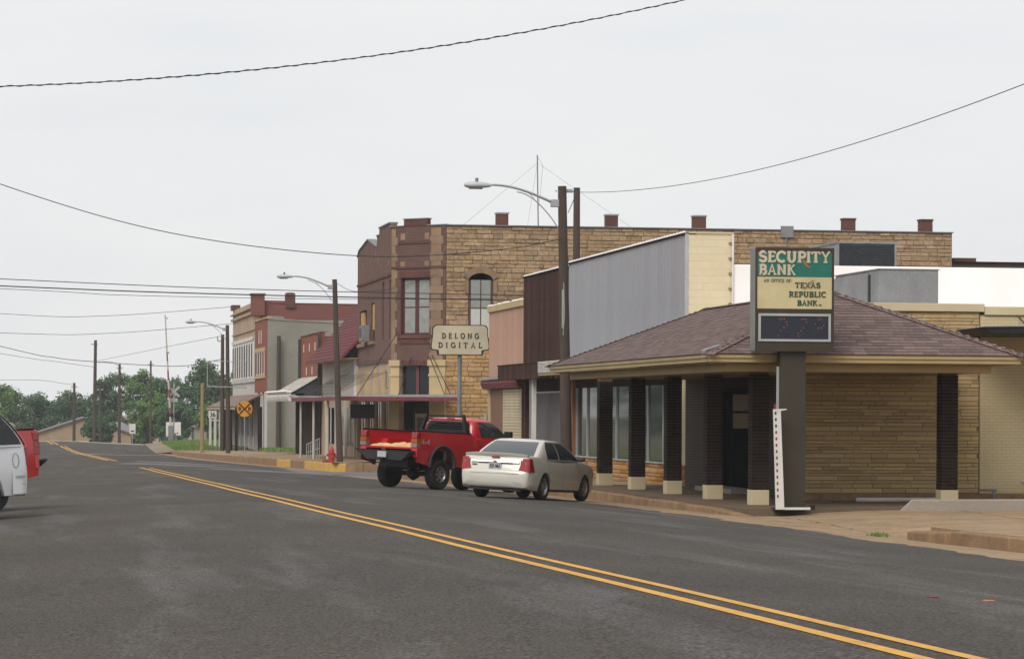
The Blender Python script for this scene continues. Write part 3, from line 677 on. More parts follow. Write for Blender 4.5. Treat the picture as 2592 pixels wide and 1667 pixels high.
word('TEXAS', 775, 648, 582, 330, letter_green, cf, .19, .12, SY + .003); word('REPUBLIC', 695, 768, 700, 485, letter_green, cf, .19, .12, SY + .003); word('BANK', 805, 880, 814, 260, letter_green, cf, .21, .1, SY + .003); word('NA', 1085, 880, 862, 40, letter_green, cf, .16, .1, SY + .003)
mb = MB(); ribbon(mb, [(sc_(a), sz_(b)) for a, b in ((885, 672), (940, 610), (985, 565), (1030, 548))], [.008, .02, .016, .006], th=.006); mb.xf(Matrix.Translation((0, SY - .014, 0))).build('swash', swash, cf)
dp = B('display', led_panel, sg, sc_(330), sc_(1210), SY - .012, SY - .004, sz_(1320), sz_(1022))
for r in ((295, 1243, 988, 1020), (295, 1243, 1322, 1352), (295, 327, 1020, 1322), (1212, 1243, 1020, 1322)):
    B('display_frame', alum, sg, sc_(r[0]), sc_(r[1]), SY - .028, SY - .004, sz_(r[3]), sz_(r[2]))
dots = [(575, 1062), (605, 1060), (635, 1060), (668, 1100), (672, 1135), (630, 1172), (592, 1210), (560, 1278), (860, 1060), (890, 1060), (918, 1062), (925, 1100), (888, 1175), (855, 1210), (818, 1245), (820, 1282), (1082, 1062), (1112, 1060), (1040, 1120), (1150, 1138), (1080, 1175), (1120, 1170)]
mb = MB()
for a, b in dots: mb.box(sc_(a) - .008, sc_(a) + .008, SY - .016, SY - .0125, sz_(b) - .009, sz_(b) + .009)
mb.build('lit_dots', led_dot, dp)
B('post', sign_brown, sg, 16.20, 16.76, SY + .1, SY + .42, .1, 3.518, .01)
B('base_plate', sign_brown, sg, 16.1, 16.86, SY + .02, SY + .5, .155, .20)
B('conduit', alum, sg, 16.15, 16.198, SY + .2, SY + .25, 1.3, 3.2)

# white perforated angle standing against the sign post
an = thing('angle_frame', 'white perforated metal angle with red marks standing at the foot of the brown sign post', 'metal frame', (16.1, 61.3, .16))
ay = 61.35
MB().hexa([(16.03, ay, .17), (16.21, ay, .17), (16.21, ay + .05, .17), (16.03, ay + .05, .17), (15.96, ay, 2.29), (16.12, ay, 2.29), (16.12, ay + .05, 2.29), (15.96, ay + .05, 2.29)]).build('upright', white_paint, an)
B('foot_bar', white_paint, an, 16.212, 16.78, ay + .005, ay + .05, .165, .215); B('foot_block', black, an, 16.782, 16.88, ay + .005, ay + .06, .165, .26)
MB().hexa([(16.1, ay - .002, 2.25), (16.25, ay - .002, 2.28), (16.25, ay + .05, 2.28), (16.1, ay + .05, 2.25), (15.96, ay - .002, 2.292), (16.25, ay - .002, 2.30), (16.25, ay + .05, 2.30), (15.96, ay + .05, 2.292)]).build('top_lip', white_paint, an)
redm = mat('red_mark', (.22, .025, .03), .6)
for k in range(14):
    z = .42 + k * .135; x = 16.075 - .07 * (z - .17) / 2.12
    B('slot_mark', redm if k < 11 else black, an, x - .018, x + .018, ay - .004, ay - .0005, z, z + .062)
B('cap_peg', redm, an, 15.98, 16.02, ay + .01, ay + .05, 2.302, 2.40)
# canopy, planter and pipes on the painted brick wall
cn = thing('wall_canopy', 'dark flat canopy hung by a thin rod from the cream painted brick wall', 'canopy', (23.5, 66, 4.1))
MB().hexa([(21.95, 65.0, 4.02), (27, 65.0, 4.06), (27, 67.78, 4.06), (22.2, 67.78, 4.02), (21.85, 65.0, 4.18), (27, 65.0, 4.26), (27, 67.78, 4.26), (22.1, 67.78, 4.18)]).build('slab', black, cn, bevel=.02)
MB().hexa([(21.8, 64.97, 4.185), (27, 64.97, 4.265), (27, 67.78, 4.265), (22.05, 67.78, 4.185), (21.85, 65.0, 4.21), (27, 65.0, 4.30), (27, 67.78, 4.30), (22.1, 67.78, 4.21)]).build('roofing', rust_galv, cn)
MB().cyl((22.95, 65.3, 4.22), (23.6, 67.75, 4.50), .022, n=6).build('tie_rod', black, cn)
pl = thing('planter', 'white tapered planter standing against the cream painted brick wall', 'planter', (23.75, 66.8, .16))
MB().lathe([(.26, 0), (.28, .04), (.38, .40), (.46, .44), (.46, .50), (.40, .50), (.36, .42)], 16, (23.85, 66.9, .16)).build('pot', white_paint, pl, smooth=True, sharp=40)
MB().lathe([(.36, .40), (.1, .43)], 16, (23.85, 66.9, .16)).build('soil', soil, pl)
gp = thing('gas_pipe', 'small grey gas pipe and tap at the foot of the painted brick wall', 'pipe', (22.9, 67.6, .16))
MB().cyl((22.95, 67.6, .16), (22.95, 67.6, .42), .035).build('riser', rust_galv, gp); MB().cyl((22.62, 67.6, .42), (23.02, 67.6, .42), .025).build('tap', rust_galv, gp)
fp = MB().tube([(19.4, 66.9, .21), (20.6, 66.95, .21), (21.6, 67.0, .21)], .05, 8).build('fallen_pipe', white_paint)
tag(fp, 'pale plastic pipe lying along the foot of the stone wall', 'pipe')
# ------------------------------------------------------------------ grey metal-fronted store
FX = 18.5
gs = thing('grey_store', 'store with plain grey metal panel front and green-tinted shop windows behind the bank porch', 'store', (25, 90, .1))
B('body_wall', cream_block, gs, 18.66, 45, 81.0, 98.2, -.6, 6.0)
B('roof_deck', white_coat, gs, 18.66, 45, 81.06, 98.2, 6.002, 6.08)
MB().box(18.56, 19.80, 80.80, 80.998, -.5, 7.17).build('side_wall', cream_block, gs)
MB().box(19.802, 45, 80.80, 80.998, -.5, 6.33).build('white_side_wall', white_coat, gs, bevel=.03)
B('parapet', cream_block, gs, 18.60, 18.95, 81.0, 98.25, 6.0, 7.10)
MB().tube([(19.83, 80.77, 7.16), (19.83, 80.77, 4.9)], .035, 6).build('downpipe', white_paint, gs)
for k in range(5): B('pipe_clip', kerb_conc, gs, 19.72, 19.82, 80.75, 80.798, 5.2 + k * .42, 5.26 + k * .42)
B('wall_coping', cream, gs, 18.58, 19.86, 80.76, 81.05, 7.172, 7.215)
# vertical metal panels
pw = .92; n = 19
prof = [(0, 0), (.05, -.012), (.10, 0), (.28, 0), (.33, -.007), (.38, 0), (.56, 0), (.61, -.007), (.66, 0), (.84, 0), (.88, -.007), (.912, 0)]
vs = [(x, y, 0) for y, x in prof] + [(x, y, 3.78) for y, x in prof]
fs = [(i, len(prof) + i, len(prof) + i + 1, i + 1) for i in range(len(prof) - 1)]
pm = MB().add(vs, fs).mesh('panel', grey_metal)
for k in range(n): inst('panel', pm, (FX, 80.83 + k * pw, 3.36), gs)
B('panel_trim', alum, gs, FX - .02, FX + .08, 80.79, 80.828, 3.36, 7.16)
B('panel_backing', brown_back, gs, FX + .012, FX + .10, 80.83, 98.3, 3.30, 7.12)
B('coping', brown_back, gs, FX - .05, FX + .30, 80.80, 98.30, 7.142, 7.19)
mb = MB()
for k in range(43): y = 80.9 + k * .405; mb.prism([(FX - .07, 7.19), (FX - .02, 7.25), (FX + .06, 7.19)], 'y', y, y + .2)
mb.build('coping_ribs', white_coat, gs, kind='stuff')
# shop front
B('shopfront_header', brown_back, gs, 18.56, 18.65, 82.0, 98.25, 3.0, 3.36)
holes = []
mull = [82.64, 83.88, 86.0, 87.84, 90.6, 93.4, 95.31, 97.17]
for a, b in zip(mull, mull[1:]): B('window_pane', green_glass, gs, 18.60, 18.63, a + .05, b - .05, .80, 3.0)
for y in mull: B('mullion', alum, gs, 18.55, 18.64, y - .035, y + .035, .78, 3.0)
B('window_sill', alum, gs, 18.48, 18.66, 82.6, 97.2, .74, .78)
B('bulkhead', sand_mortar, gs, 18.56, 18.66, 81.0, 98.2, -.6, .74)
lay(gs, 'bulkhead_stone', orange_stone, 'x', 18.56, courses(81.0, 98.2, -.05, .735, (.10, .17), (.5, 1.3), .015, (.02, .045)), 200)
B('jamb', mat('rust_brown_wood', (.22, .10, .05), .8), gs, 18.44, 18.66, 97.2, 97.5, -.1, 3.3); B('jamb', brown_back, gs, 18.46, 18.66, 97.5, 98.3, -.1, 3.3)
cv = thing('shop_canopy', 'pale corrugated metal canopy edge between the brown canopy and the bank roof', 'canopy', (18, 90, 3.5))
mb = MB()
for k in range(9): z = 3.50 + k * .042; mb.prism([(17.50, z), (17.47, z + .021), (17.50, z + .042), (17.56, z + .042), (17.56, z)], 'y', 82.2, 98.45)
mb.build('corrugated_edge', white_paint, cv); B('deck', rust_galv, cv, 17.56, 18.5, 82.2, 98.45, 3.52, 3.56); B('underside', soffit_m, cv, 17.50, 18.5, 82.2, 98.45, 3.42, 3.495)

# ------------------------------------------------------------------ brown ribbed store
bs = thing('brown_store', 'store front of dark brown ribbed metal between the pink front and the grey front', 'store', (25, 102.7, 0))
B('body_wall', brown_back, bs, 18.62, 45, 98.31, 107.08, -.8, 6.9)
rib = MB().prism([(FX + .02, 0), (FX - .035, .03), (FX - .035, .11), (FX + .02, .14)], 'z', 3.3, 7.05).mesh('rib', brown_metal)
# prism profile is (x,y): ribs run up the wall
for k in range(43): inst('rib', rib, (0, 98.36 + k * .203, 0), bs)
B('panel_backing', brown_back, bs, FX + .02, FX + .11, 98.31, 107.08, 3.3, 7.05)
B('coping', brown_back, bs, FX - .06, FX + .3, 98.31, 107.1, 7.06, 7.11)
mb = MB()
for k in range(21): y = 98.4 + k * .41; mb.prism([(FX - .08, 7.11), (FX - .02, 7.17), (FX + .06, 7.11)], 'y', y, y + .2)
mb.build('coping_ribs', white_coat, bs, kind='stuff')
B('dark_recess', brown_back, bs, 18.58, 18.619, 98.4, 107.0, -.3, 3.3)
B('board_panel', mat('grey_board', (.115, .11, .115), .7, scale=2, col2=(.095, .088, .095), streak=((3, 3, .3), (.15, .10, .10), .5, .56)), bs, 18.46, 18.52, 99.35, 104.05, -.1, 2.87)
B('board_frame', alum, bs, 18.44, 18.515, 99.27, 99.345, -.1, 2.92); B('board_frame', alum, bs, 18.44, 18.515, 99.27, 104.1, 2.872, 2.92)
B('door_leaf', black, bs, 18.50, 18.56, 104.2, 105.6, -.1, 2.7); B('door_glass', glass, bs, 18.485, 18.499, 104.4, 105.4, .3, 2.5)
for a in (106.1, 106.6): B('post', brown_metal, bs, 18.38, 18.56, a, a + .24, -.15, 3.3)
B('peeling_post', white_paint, bs, 17.72, 17.86, 100.8, 100.95, -.1, 3.35)
MB().cyl((17.80, 101.3, -.1), (17.80, 101.3, 3.36), .10, n=12).build('pipe_post', rust_galv, bs, smooth=True, sharp=40)
cb = thing('shop_canopy', 'short dark brown ribbed canopy band over the sidewalk beside the maroon ledge', 'canopy', (18, 103, 3.4))
B('band_core', brown_back, cb, 17.56, 18.46, 98.72, 107.1, 3.36, 3.82)
rib2 = MB().prism([(17.56, 0), (17.525, .03), (17.525, .10), (17.56, .13)], 'z', 3.34, 3.86).mesh('rib', brown_metal)
for k in range(46): inst('rib', rib2, (0, 98.74 + k * .181, 0), cb)
rib3 = MB().prism([(0, 98.72), (.03, 98.69), (.10, 98.69), (.13, 98.72)], 'z', 3.34, 3.86).mesh('rib', brown_metal)
for k in range(5): inst('rib', rib3, (17.57 + k * .18, 0, 0), cb)
B('cap', brown_metal, cb, 17.51, 18.47, 98.68, 107.12, 3.862, 3.89)

# ------------------------------------------------------------------ pink board-fronted store
ps = thing('pink_store', 'store with faded pink vertical board front and maroon ledge next to the sandstone wall', 'store', (25, 111, -.1))
B('body_wall', sand_mortar, ps, 18.60, 45, 107.11, 115.05, -1, 5.9)
bd = MB().prism([(FX + .06, 0), (FX, .012), (FX, .298), (FX + .06, .31)], 'z', 3.4, 6.06).mesh('board', pink_board)
for k in range(25): inst('board', bd, (0, 107.14 + k * .318, 0), ps)
B('board_backing', maroon, ps, FX + .05, FX + .10, 107.11, 115.1, 3.3, 6.06)
B('coping', tan_paint, ps, FX - .07, FX + .3, 107.08, 115.15, 6.06, 6.30, .02)
mb = MB()
for k in range(40):
    if random.random() < .75: y = 107.2 + k * .2; mb.prism([(FX - .09, 6.30), (FX - .03, 6.36), (FX + .05, 6.30)], 'y', y, y + .11)
mb.build('coping_ribs', white_coat, ps, kind='stuff')
MB().prism([(18.20, 3.30), (18.28, 3.10), (18.49, 3.08), (18.49, 3.40), (18.24, 3.42)], 'y', 106.9, 115.35).build('ledge', maroon, ps)
MB().prism([(18.16, 3.425), (18.49, 3.50), (18.49, 3.56), (18.16, 3.46)], 'y', 106.9, 115.4).build('ledge_roofing', rust_galv, ps)
B('wall_front', sand_mortar, ps, 18.56, 18.60, 107.1, 115.05, -1, 3.1)
mb = MB()
for k in range(30): z = -.15 + k * .107; mb.prism([(18.50, z), (18.485, z + .02), (18.485, z + .09), (18.50, z + .102), (18.55, z + .102), (18.55, z)], 'y', 107.15, 111.66)
mb.build('shutter_slats', mat('cream_shutter', (.50, .43, .30), .7, piece=.04), ps, kind='stuff')
B('brown_panel', mat('brown_shop_panel', (.19, .105, .065), .8, scale=1.5), ps, 18.49, 18.555, 111.75, 114.5, -.2, 3.07)
B('end_pilaster', tan_paint, ps, 18.46, 18.58, 114.6, 115.08, -.3, 3.07)
MB().cyl((17.9, 112.0, -.2), (17.9, 112.0, 2.15), .07, .07, 10).build('bollard', mat('grey_bollard', (.30, .29, .26), .7), None, smooth=True, sharp=40)
tag(bpy.data.objects['bollard'], 'thin grey steel bollard in front of the pink store', 'bollard')

# ------------------------------------------------------------------ shop sign on a pole
ds = thing('shop_sign', 'cream shop sign with dark letters and notched lower corners on a grey pole', 'sign', (17.48, 116, -.15))
DY = 115.9
def outline(g):
    a, b, z0, z1, zn = 16.36 - g, 18.62 + g, 4.45 - g, 5.58 + g, 4.66 - g
    p = [(a + .30 - g, z0), (b - .30 + g, z0), (b - .28 + g, zn - .04), (b - .02, zn)]
    p += [(b, zn + .1), (b - .06, z1 - .35)] + arc(b - .24, z1 - .18, .18, .18, 0, 90, 5) + arc(a + .24, z1 - .18, .18, .18, 90, 180, 5) + [(a + .06, z1 - .35), (a, zn + .1), (a + .02, zn), (a + .28 - g, zn - .04)]
    return p
MB().prism(outline(.035), 'y', DY + .16, DY + .02).build('sign_box', letter_dark, ds)
face = MB().prism(outline(0), 'y', DY + .019, DY).build('sign_face', mat('cream_sign_face', (.50, .455, .34), .5, scale=1.2), ds)
dz = lambda py: 5.58 - (py - 325) / (690 - 325) * 1.13
dx = lambda px: 16.36 + (px - 1200) / (1925 - 1200) * 2.26
for t, px, pw_, pt, pb in (('DELONG', 1328, 470, 422, 488), ('DIGITAL', 1283, 555, 540, 605)):
    lettering(t, dx(px), dz(pb), dz(pt) - dz(pb), dx(px + pw_) - dx(px), .62, letter_dark, face, y=DY - .001, stroke=.19, th=.012)
MB().cyl((17.49, 116.05, -.3), (17.49, 116.05, 4.45), .085, n=12).build('pole', rust_galv, ds, smooth=True, sharp=40)
# ------------------------------------------------------------------ sandstone and brick corner building
sb = thing('corner_building', 'two storey corner building with dark red brick front and long sandstone block side wall', 'building', (30, 155, -.2))
SW = 146.0; CX0, CX1 = 18.9, 21.3          # chamfer from (18.9,148.4) to (21.3,146)
TOP = 11.42
MB().box(21.3, 47.3, SW + .06, 163, -1.2, TOP - .02).build('side_wall', sand_mortar, sb)
B('roof_deck', rust_galv, sb, 19.5, 47.2, 149, 163, 10.2, 10.4)
holes = [(22.42, 23.66, 5.75, 9.1), (21.2, 21.3, 0, 1)]
cells = courses(21.32, 47.28, -.2, TOP - .06, (.17, .27), (.35, .95), .012, (.03, .09), holes)
vis = [c for c in cells if c[3] > 8.6 or c[0] < 23.5]
rest = [c for c in cells if not (c[3] > 8.6 or c[0] < 23.5)]
random.shuffle(vis)
low = [c for c in vis + rest if c[3] + rng(-.9, .9) < 6.3]; low_set = set(low); up = [c for c in vis + rest if c not in low_set]
low.sort(key=lambda c: c[0] > 25)
lay(sb, 'block', sandstone, 'y', SW + .06, up, 220); lay(sb, 'block', sandstone_low, 'y', SW + .06, low, 80)
B('coping', rust_galv, sb, 21.3, 47.35, SW - .08, SW + .35, TOP - .02, TOP + .03)
# arched side window
win = thing_w = B('window', mat('window_frame_brown', (.10, .05, .045), .7), sb, 22.44, 23.64, SW - .0, SW + .059, 5.8, 9.0)
B('pane', curtain, win, 22.55, 23.01, SW - .02, SW - .001, 7.35, 8.75); B('pane', curtain, win, 23.07, 23.53, SW - .02, SW - .001, 7.35, 8.75)
wb = mat('window_white_board', (.50, .50, .46), .6, scale=2)
B('lower_sash', wb, win, 22.55, 23.01, SW - .02, SW - .001, 5.85, 7.29); B('lower_sash', wb, win, 23.07, 23.53, SW - .02, SW - .001, 5.85, 7.29)
head = [(22.44, 8.72)] + [(23.04 + .62 * math.cos(R(a)), 8.66 + .40 * math.sin(R(a))) for a in range(170, 9, -16)] + [(23.64, 8.72)]
for k in range(len(head) - 1):      # arch stones
    a, b = head[k], head[k + 1]; ca = (23.04, 8.3)
    o = lambda p, s: (23.04 + (p[0] - 23.04) * s, 8.3 + (p[1] - 8.3) * s)
    q = [a, b, o(b, 1.42), o(a, 1.42)]; MB().prism([(p[0], p[1]) for p in q], 'y', SW + .06, SW - .09 - (.03 if k == 5 else 0)).build('arch_stone', limestone, sb)
MB().prism(head + [(23.64, 9.2), (22.44, 9.2)], 'y', SW + .058, SW - .022).build('arch_infill', sand_mortar, sb)
for x in (22.24, 23.66): B('jamb_stone', limestone, sb, x, x + .19, SW - .08, SW + .06, 8.05, 8.70)
B('window_sill', limestone, sb, 22.3, 23.78, SW - .12, SW + .06, 5.6, 5.75)
# chamfered brick corner: local frame u along the chamfer (left to right), n outward
Lc = math.hypot(2.4, 2.4)
ud = Vector((2.4, -2.4, 0)).normalized(); nd = Vector((-1, -1, 0)).normalized(); O = Vector((18.9, 148.4, 0))
MC = Matrix.Translation(O) @ Matrix((ud, -nd, Vector((0, 0, 1)))).transposed().to_4x4()     # local x=u, y=inward, z=up
def CB(name, m, parent, u0, u1, d0, d1, z0, z1, bevel=0):
    mb = MB().box(u0, u1, -d1, -d0, z0, z1).xf(MC); return mb.build(name, m, parent, bevel=bevel)
cw = MB()
for (u0, u1, z0, z1) in ((0, .55, 4.7, 11.42), (2.42, Lc, 4.7, 11.42), (.55, 2.42, 9.0, 11.42), (.55, 2.42, 4.7, 6.02)): cw.box(u0, u1, 0, .35, z0, z1)
cwo = cw.build('corner_wall', red_brick_x, sb)      # brick pattern in its own frame
cwo.matrix_basis = MC
CB('pier_cap', red_brick, sb, .78, 2.22, -.3, .03, 11.42, 11.76, .01); CB('cap_tile', rust_galv, sb, .74, 2.26, -.34, .07, 11.762, 11.81)
CB('coping', rust_galv, sb, -.05, .77, -.3, .05, 11.422, 11.47); CB('coping', rust_galv, sb, 2.23, Lc + .05, -.3, .05, 11.422, 11.47)
# quoins: paired limestone strips with brick teeth
for k in range(16):
    z = 4.75 + k * .41; wd = .34 if k % 2 else .50
    CB('quoin', limestone, sb, .02, .02 + wd * .75, 0, .03, z, z + .40); CB('quoin', limestone, sb, Lc - .98 + (.08 if k % 2 else 0), Lc - .28 + (.0 if k % 2 else .12), 0, .03, z, z + .40)
for (u, z) in ((.58, 10.75), (2.08, 10.75), (.58, 9.95 - .6), (2.08, 9.95 - .6)): CB('accent_stone', limestone, sb, u, u + .28, 0, .025, z, z + .32)
CB('brick_band', red_brick, sb, .0, Lc, 0, .06, 9.32, 9.42); CB('brick_band', red_brick, sb, .42, 2.5, 0, .045, 10.55, 10.66)
for k in range(12): CB('lintel_brick', red_brick, sb, .50 + k * .164, .50 + k * .164 + .15, -.05, .03, 8.86, 9.16)
w2 = CB('window', mat('window_frame_maroon', (.085, .03, .03), .7), sb, .56, 2.41, -.28, -.2, 6.03, 8.99)
for (a, b) in ((.72, 1.36), (1.62, 2.28)):
    CB('pane', curtain, w2, a, b, -.199, -.18, 7.42, 8.75); CB('pane', curtain, w2, a, b, -.199, -.18, 6.12, 7.36)
CB('sill', red_brick, sb, .42, 2.55, -.25, .08, 5.84, 6.02); CB('jamb', red_brick, sb, .551, .60, -.2, -.01, 6.03, 8.99); CB('jamb', red_brick, sb, 2.37, 2.419, -.2, -.01, 6.03, 8.99)
for k in range(12): CB('sill_brick', red_brick, sb, .50 + k * .164, .50 + k * .164 + .15, 0, .05, 5.58, 5.80)
for k in range(12): CB('lintel_brick', red_brick, sb, .50 + k * .164, .50 + k * .164 + .15, 0, .05, 4.48, 4.72)
# ground floor of the corner: pilasters, entrance
for (a, b) in ((.0, .55), (2.42, Lc)):
    CB('pilaster', tan_paint, sb, a, b, -.35, .05, -.3, 4.46); CB('pilaster_cap', tan_paint, sb, a - .07, b + .07, -.3, .13, 4.461, 4.76, .02); CB('pilaster_band', tan_paint, sb, a - .03, b + .03, -.3, .09, 3.95, 4.08, .01)
CB('transom', glass, sb, .56, 2.41, -.30, -.25, 2.95, 4.46); CB('transom_bar', maroon, sb, 1.42, 1.60, -.249, -.20, 2.95, 4.46); CB('transom_bar', black, sb, .56, .66, -.249, -.22, 2.95, 4.46)
CB('lobby_wall', brown_back, sb, .56, 2.41, -1.2, -1.1, -.3, 2.95)
dr = CB('door', mat('pale_door_frame', (.33, .27, .20), .7), sb, 1.05, 2.05, -.70, -.62, -.2, 2.1); CB('door_glass', glass, dr, 1.2, 1.9, -.619, -.60, .2, 1.9)
# street front
def SB(name, m, parent, y0, y1, d0, d1, z0, z1, bevel=0): return B(name, m, parent, 18.9 - d1, 18.9 - d0, y0, y1, z0, z1, bevel)
prof = [(148.42, 4.7), (163.1, 4.7), (163.1, 10.62), (162.3, 10.93), (158.4, 11.32), (154.6, 10.76), (154.5, 11.28), (153.6, 11.28), (153.5, 11.64), (149.0, 11.64), (148.95, 11.42), (148.42, 11.42)]
wins = [(155.3, 157.0, 6.35, 7.9), (158.8, 162.0, 5.85, 7.62)]
fw = MB()
def prism_holes(z0, z1, y0, y1): fw.box(18.9, 19.25, y0, y1, z0, z1)
prism_holes(4.7, 5.85, 148.42, 163.1); prism_holes(5.85, 8.8, 148.42, 148.6); prism_holes(5.85, 8.8, 149.25, 151.3); prism_holes(5.85, 8.8, 152.2, 155.3); prism_holes(5.85, 5.9, 155.3, 157.0); prism_holes(7.9, 8.8, 155.3, 157.0)
prism_holes(5.85, 8.8, 157.0, 158.8); prism_holes(7.62, 8.8, 158.8, 162.0); prism_holes(5.85, 8.8, 162.0, 163.1)
fw.prism([(18.9, 8.8), (19.25, 8.8), (19.25, 8.81), (18.9, 8.81)], 'y', 148.42, 163.1)
o = fw.build('street_wall', red_brick_y, sb)
MB().prism([(y, z) for y, z in ([(148.42, 8.812), (163.1, 8.812)] + prof[2:])], 'x', 18.9, 19.25).build('parapet_wall', red_brick_y, sb)
for (y0, z0), (y1, z1) in zip(prof[2:], prof[3:]):
    if abs(y1 - y0) > .2: MB().hexa([(18.84, y1, z1 + .002), (19.3, y1, z1 + .002), (19.3, y0, z0 + .002), (18.84, y0, z0 + .002), (18.84, y1, z1 + .07), (19.3, y1, z1 + .07), (19.3, y0, z0 + .07), (18.84, y0, z0 + .07)]).build('coping', rust_galv, sb)
SB('brick_band', red_brick, sb, 148.45, 163.05, 0, .06, 9.0, 9.12)
B('far_wall', red_brick_x, sb, 19.25, 30, 162.7, 163.05, -1, 9.8)
for (y0, y1, z0, z1) in ((148.6, 149.25, 5.85, 8.8), (151.3, 152.2, 5.85, 8.8)):
    f = SB('window', brown_back, sb, y0, y1, -.25, -.16, z0, z1); SB('pane', far_glass, f, y0 + .1, y1 - .1, -.159, -.14, z0 + .1, z1 - .1)
board = mat('plywood_board', (.50, .28, .10), .8, scale=2, col2=(.40, .22, .08))
f = SB('window', brown_back, sb, 155.3, 157.0, -.25, -.16, 5.9, 7.9); SB('plywood', board, f, 155.45, 156.6, -.159, -.06, 6.5, 7.85)
f = SB('window', brown_back, sb, 158.8, 162.0, -.25, -.16, 5.85, 7.62); SB('plywood', board, f, 160.5, 161.9, -.159, -.06, 5.9, 7.55)
SB('window_sill', limestone, sb, 158.5, 162.4, 0, .14, 5.66, 5.84); SB('window_sill', limestone, sb, 155.1, 157.2, 0, .14, 5.72, 5.88)
u = thing('window_unit', 'small grey air conditioner box jutting from a boarded upstairs brick window', 'air conditioner', (18.7, 158.2, 6.0)); B('case', rust_galv, u, 18.45, 18.88, 157.2, 158.5, 5.9, 6.75, .02); B('grille', black, u, 18.44, 18.449, 157.35, 158.35, 6.1, 6.6)
for k in range(12): SB('accent_stone', limestone, sb, 149.5 + k * 1.1, 149.62 + k * 1.1, 0, .02, 9.55 + (k % 3) * .35, 9.85 + (k % 3) * .35)
# ground floor street front
SB('shop_wall', tan_front, sb, 148.42, 163.1, -.3, -.1, -.6, 4.7)
for y in (148.6, 151.6, 155.0, 158.6, 162.6): SB('pilaster', tan_paint, sb, y, y + .4, -.1, .05, -.5, 4.4)
for (a, b) in ((149.1, 151.5), (152.1, 154.9), (155.5, 158.5), (159.1, 162.5)):
    f = SB('shop_window', glass, sb, a, b, -.099, -.07, .3, 2.7); SB('glazing_bar', tan_paint, f, (a + b) / 2 - .05, (a + b) / 2 + .05, -.069, -.04, .3, 2.7)
SB('upper_window', glass, sb, 150.0, 151.2, -.099, -.07, 3.4, 4.3)
# chimneys: each a thing on the wall top
for i, (a, b, z) in enumerate(((23.92, 24.49, 12.03), (29.46, 30.05, 12.03), (33.94, 34.57, 12.05), (41.72, 42.34, 12.02), (45.78, 46.40, 12.03))):
    ch = B('chimney', red_brick, sb, a, b, SW + .45, SW + 1.0, TOP - .4, z)
    B('cap', galv if i < 3 else red_brick, ch, a - .04, b + .04, SW + .41, SW + 1.04, z + .002, z + .09, .01)
eb = B('roof_box', mat('grey_roof_box', (.22, .22, .22), .6), None, 38.3, 38.95, SW - .12, SW - .07 + .02, 11.05, 11.62); tag(eb, 'small grey metal box with a pipe at the top edge of the sandstone wall', 'box')
MB().cyl((38.6, SW - .10, 9.7), (38.6, SW - .10, 11.049), .03, n=6).build('pipe', rust_galv, eb)
mast = thing('antenna_mast', 'thin antenna mast with guy wires on the roof of the sandstone building', 'antenna', (26.6, 150, 10.4))
MB().cyl((26.65, 150, 10.4), (26.56, 150, 15.3), .035, .03, 6).build('mast', rust_galv, mast)
MB().tube([(26.58, 150, 15.2), (26.85, 150, 14.8), (26.75, 150, 13.6), (26.65, 150, 12.7)], .008, 4).build('cable', wire_m, mast)
for p in ((22.2, 147, 11.4), (31, 147, 11.4), (27.5, 160, 10.4)): MB().tube([(26.57, 150, 14.9), p], .006, 3).build('guy_wire', wire_m, mast)
# wrap-round sidewalk canopy on rods
ca = thing('sidewalk_canopy', 'long flat canopy with maroon edge wrapped round the corner brick building on iron rods', 'canopy', (17.5, 150, 2.9))
slab = [(15.7, 143.0), (21.5, 143.0), (21.3, 145.9), (18.85, 148.4), (18.85, 166.8), (15.7, 166.8)]
MB().slab(slab, 2.86, lambda x, y: 2.93 + max(0, min(1, (x - 15.7) / 3)) * .12).build('roof', galv, ca)
for r in ((15.64, 21.5, 142.93, 142.99), (15.63, 15.69, 142.99, 166.8)): B('edge_board', maroon, ca, *r, 2.72, 2.91)
for y in [149.3 + 1.9 * k for k in range(10)]:
    MB().cyl((15.95, y, 2.95), (18.85, y, 4.9 if y < 163.5 else 4.4), .015, n=5).build('tie_rod', black, ca)
    MB().cyl((15.95, y + .5, 2.95), (18.85, y + .2, 4.2), .012, n=5).build('tie_rod', black, ca)
for (a, b) in (((16.6, 143.4, 2.95), (19.2, 148.0, 6.2)), ((18.6, 143.3, 2.95), (19.8, 147.5, 4.9)), ((20.9, 143.3, 2.95), (20.6, 146.6, 4.9)), ((21.2, 143.3, 2.95), (20.7, 146.5, 5.0))): MB().cyl(a, b, .02, n=5).build('tie_rod', black, ca)
for (x, y) in ((15.9, 150), (15.9, 157), (15.9, 164)): MB().cyl((x, y, walkz(y)), (x, y, 2.86), .07, n=10).build('post', siding_m, ca, smooth=True, sharp=40)
hs = thing('hanging_sign', 'dark square sign hanging under the sidewalk canopy of the brick building', 'sign', (17.3, 147, 2.3))
B('panel', black, hs, 16.7, 17.9, 146.9, 147.0, 1.85, 2.55); B('hanger', black, hs, 16.9, 16.94, 146.93, 146.97, 2.552, 2.86); B('hanger', black, hs, 17.6, 17.64, 146.93, 146.97, 2.552, 2.86)
# low brown parapet of a building far behind
lb = thing('rear_building', 'low brown parapet and stub chimney of a building behind the sandstone wall', 'building', (60, 150, 0))
B('wall', mat('brown_rear_wall', (.12, .08, .06), .9), lb, 47.4, 90, 147, 160, -1, 9.9); B('coping', brown_back, lb, 47.36, 90, 146.9, 147.2, 9.902, 10.02); B('chimney', red_brick, lb, 47.8, 49.0, 147.3, 148.2, 9.0, 10.22)
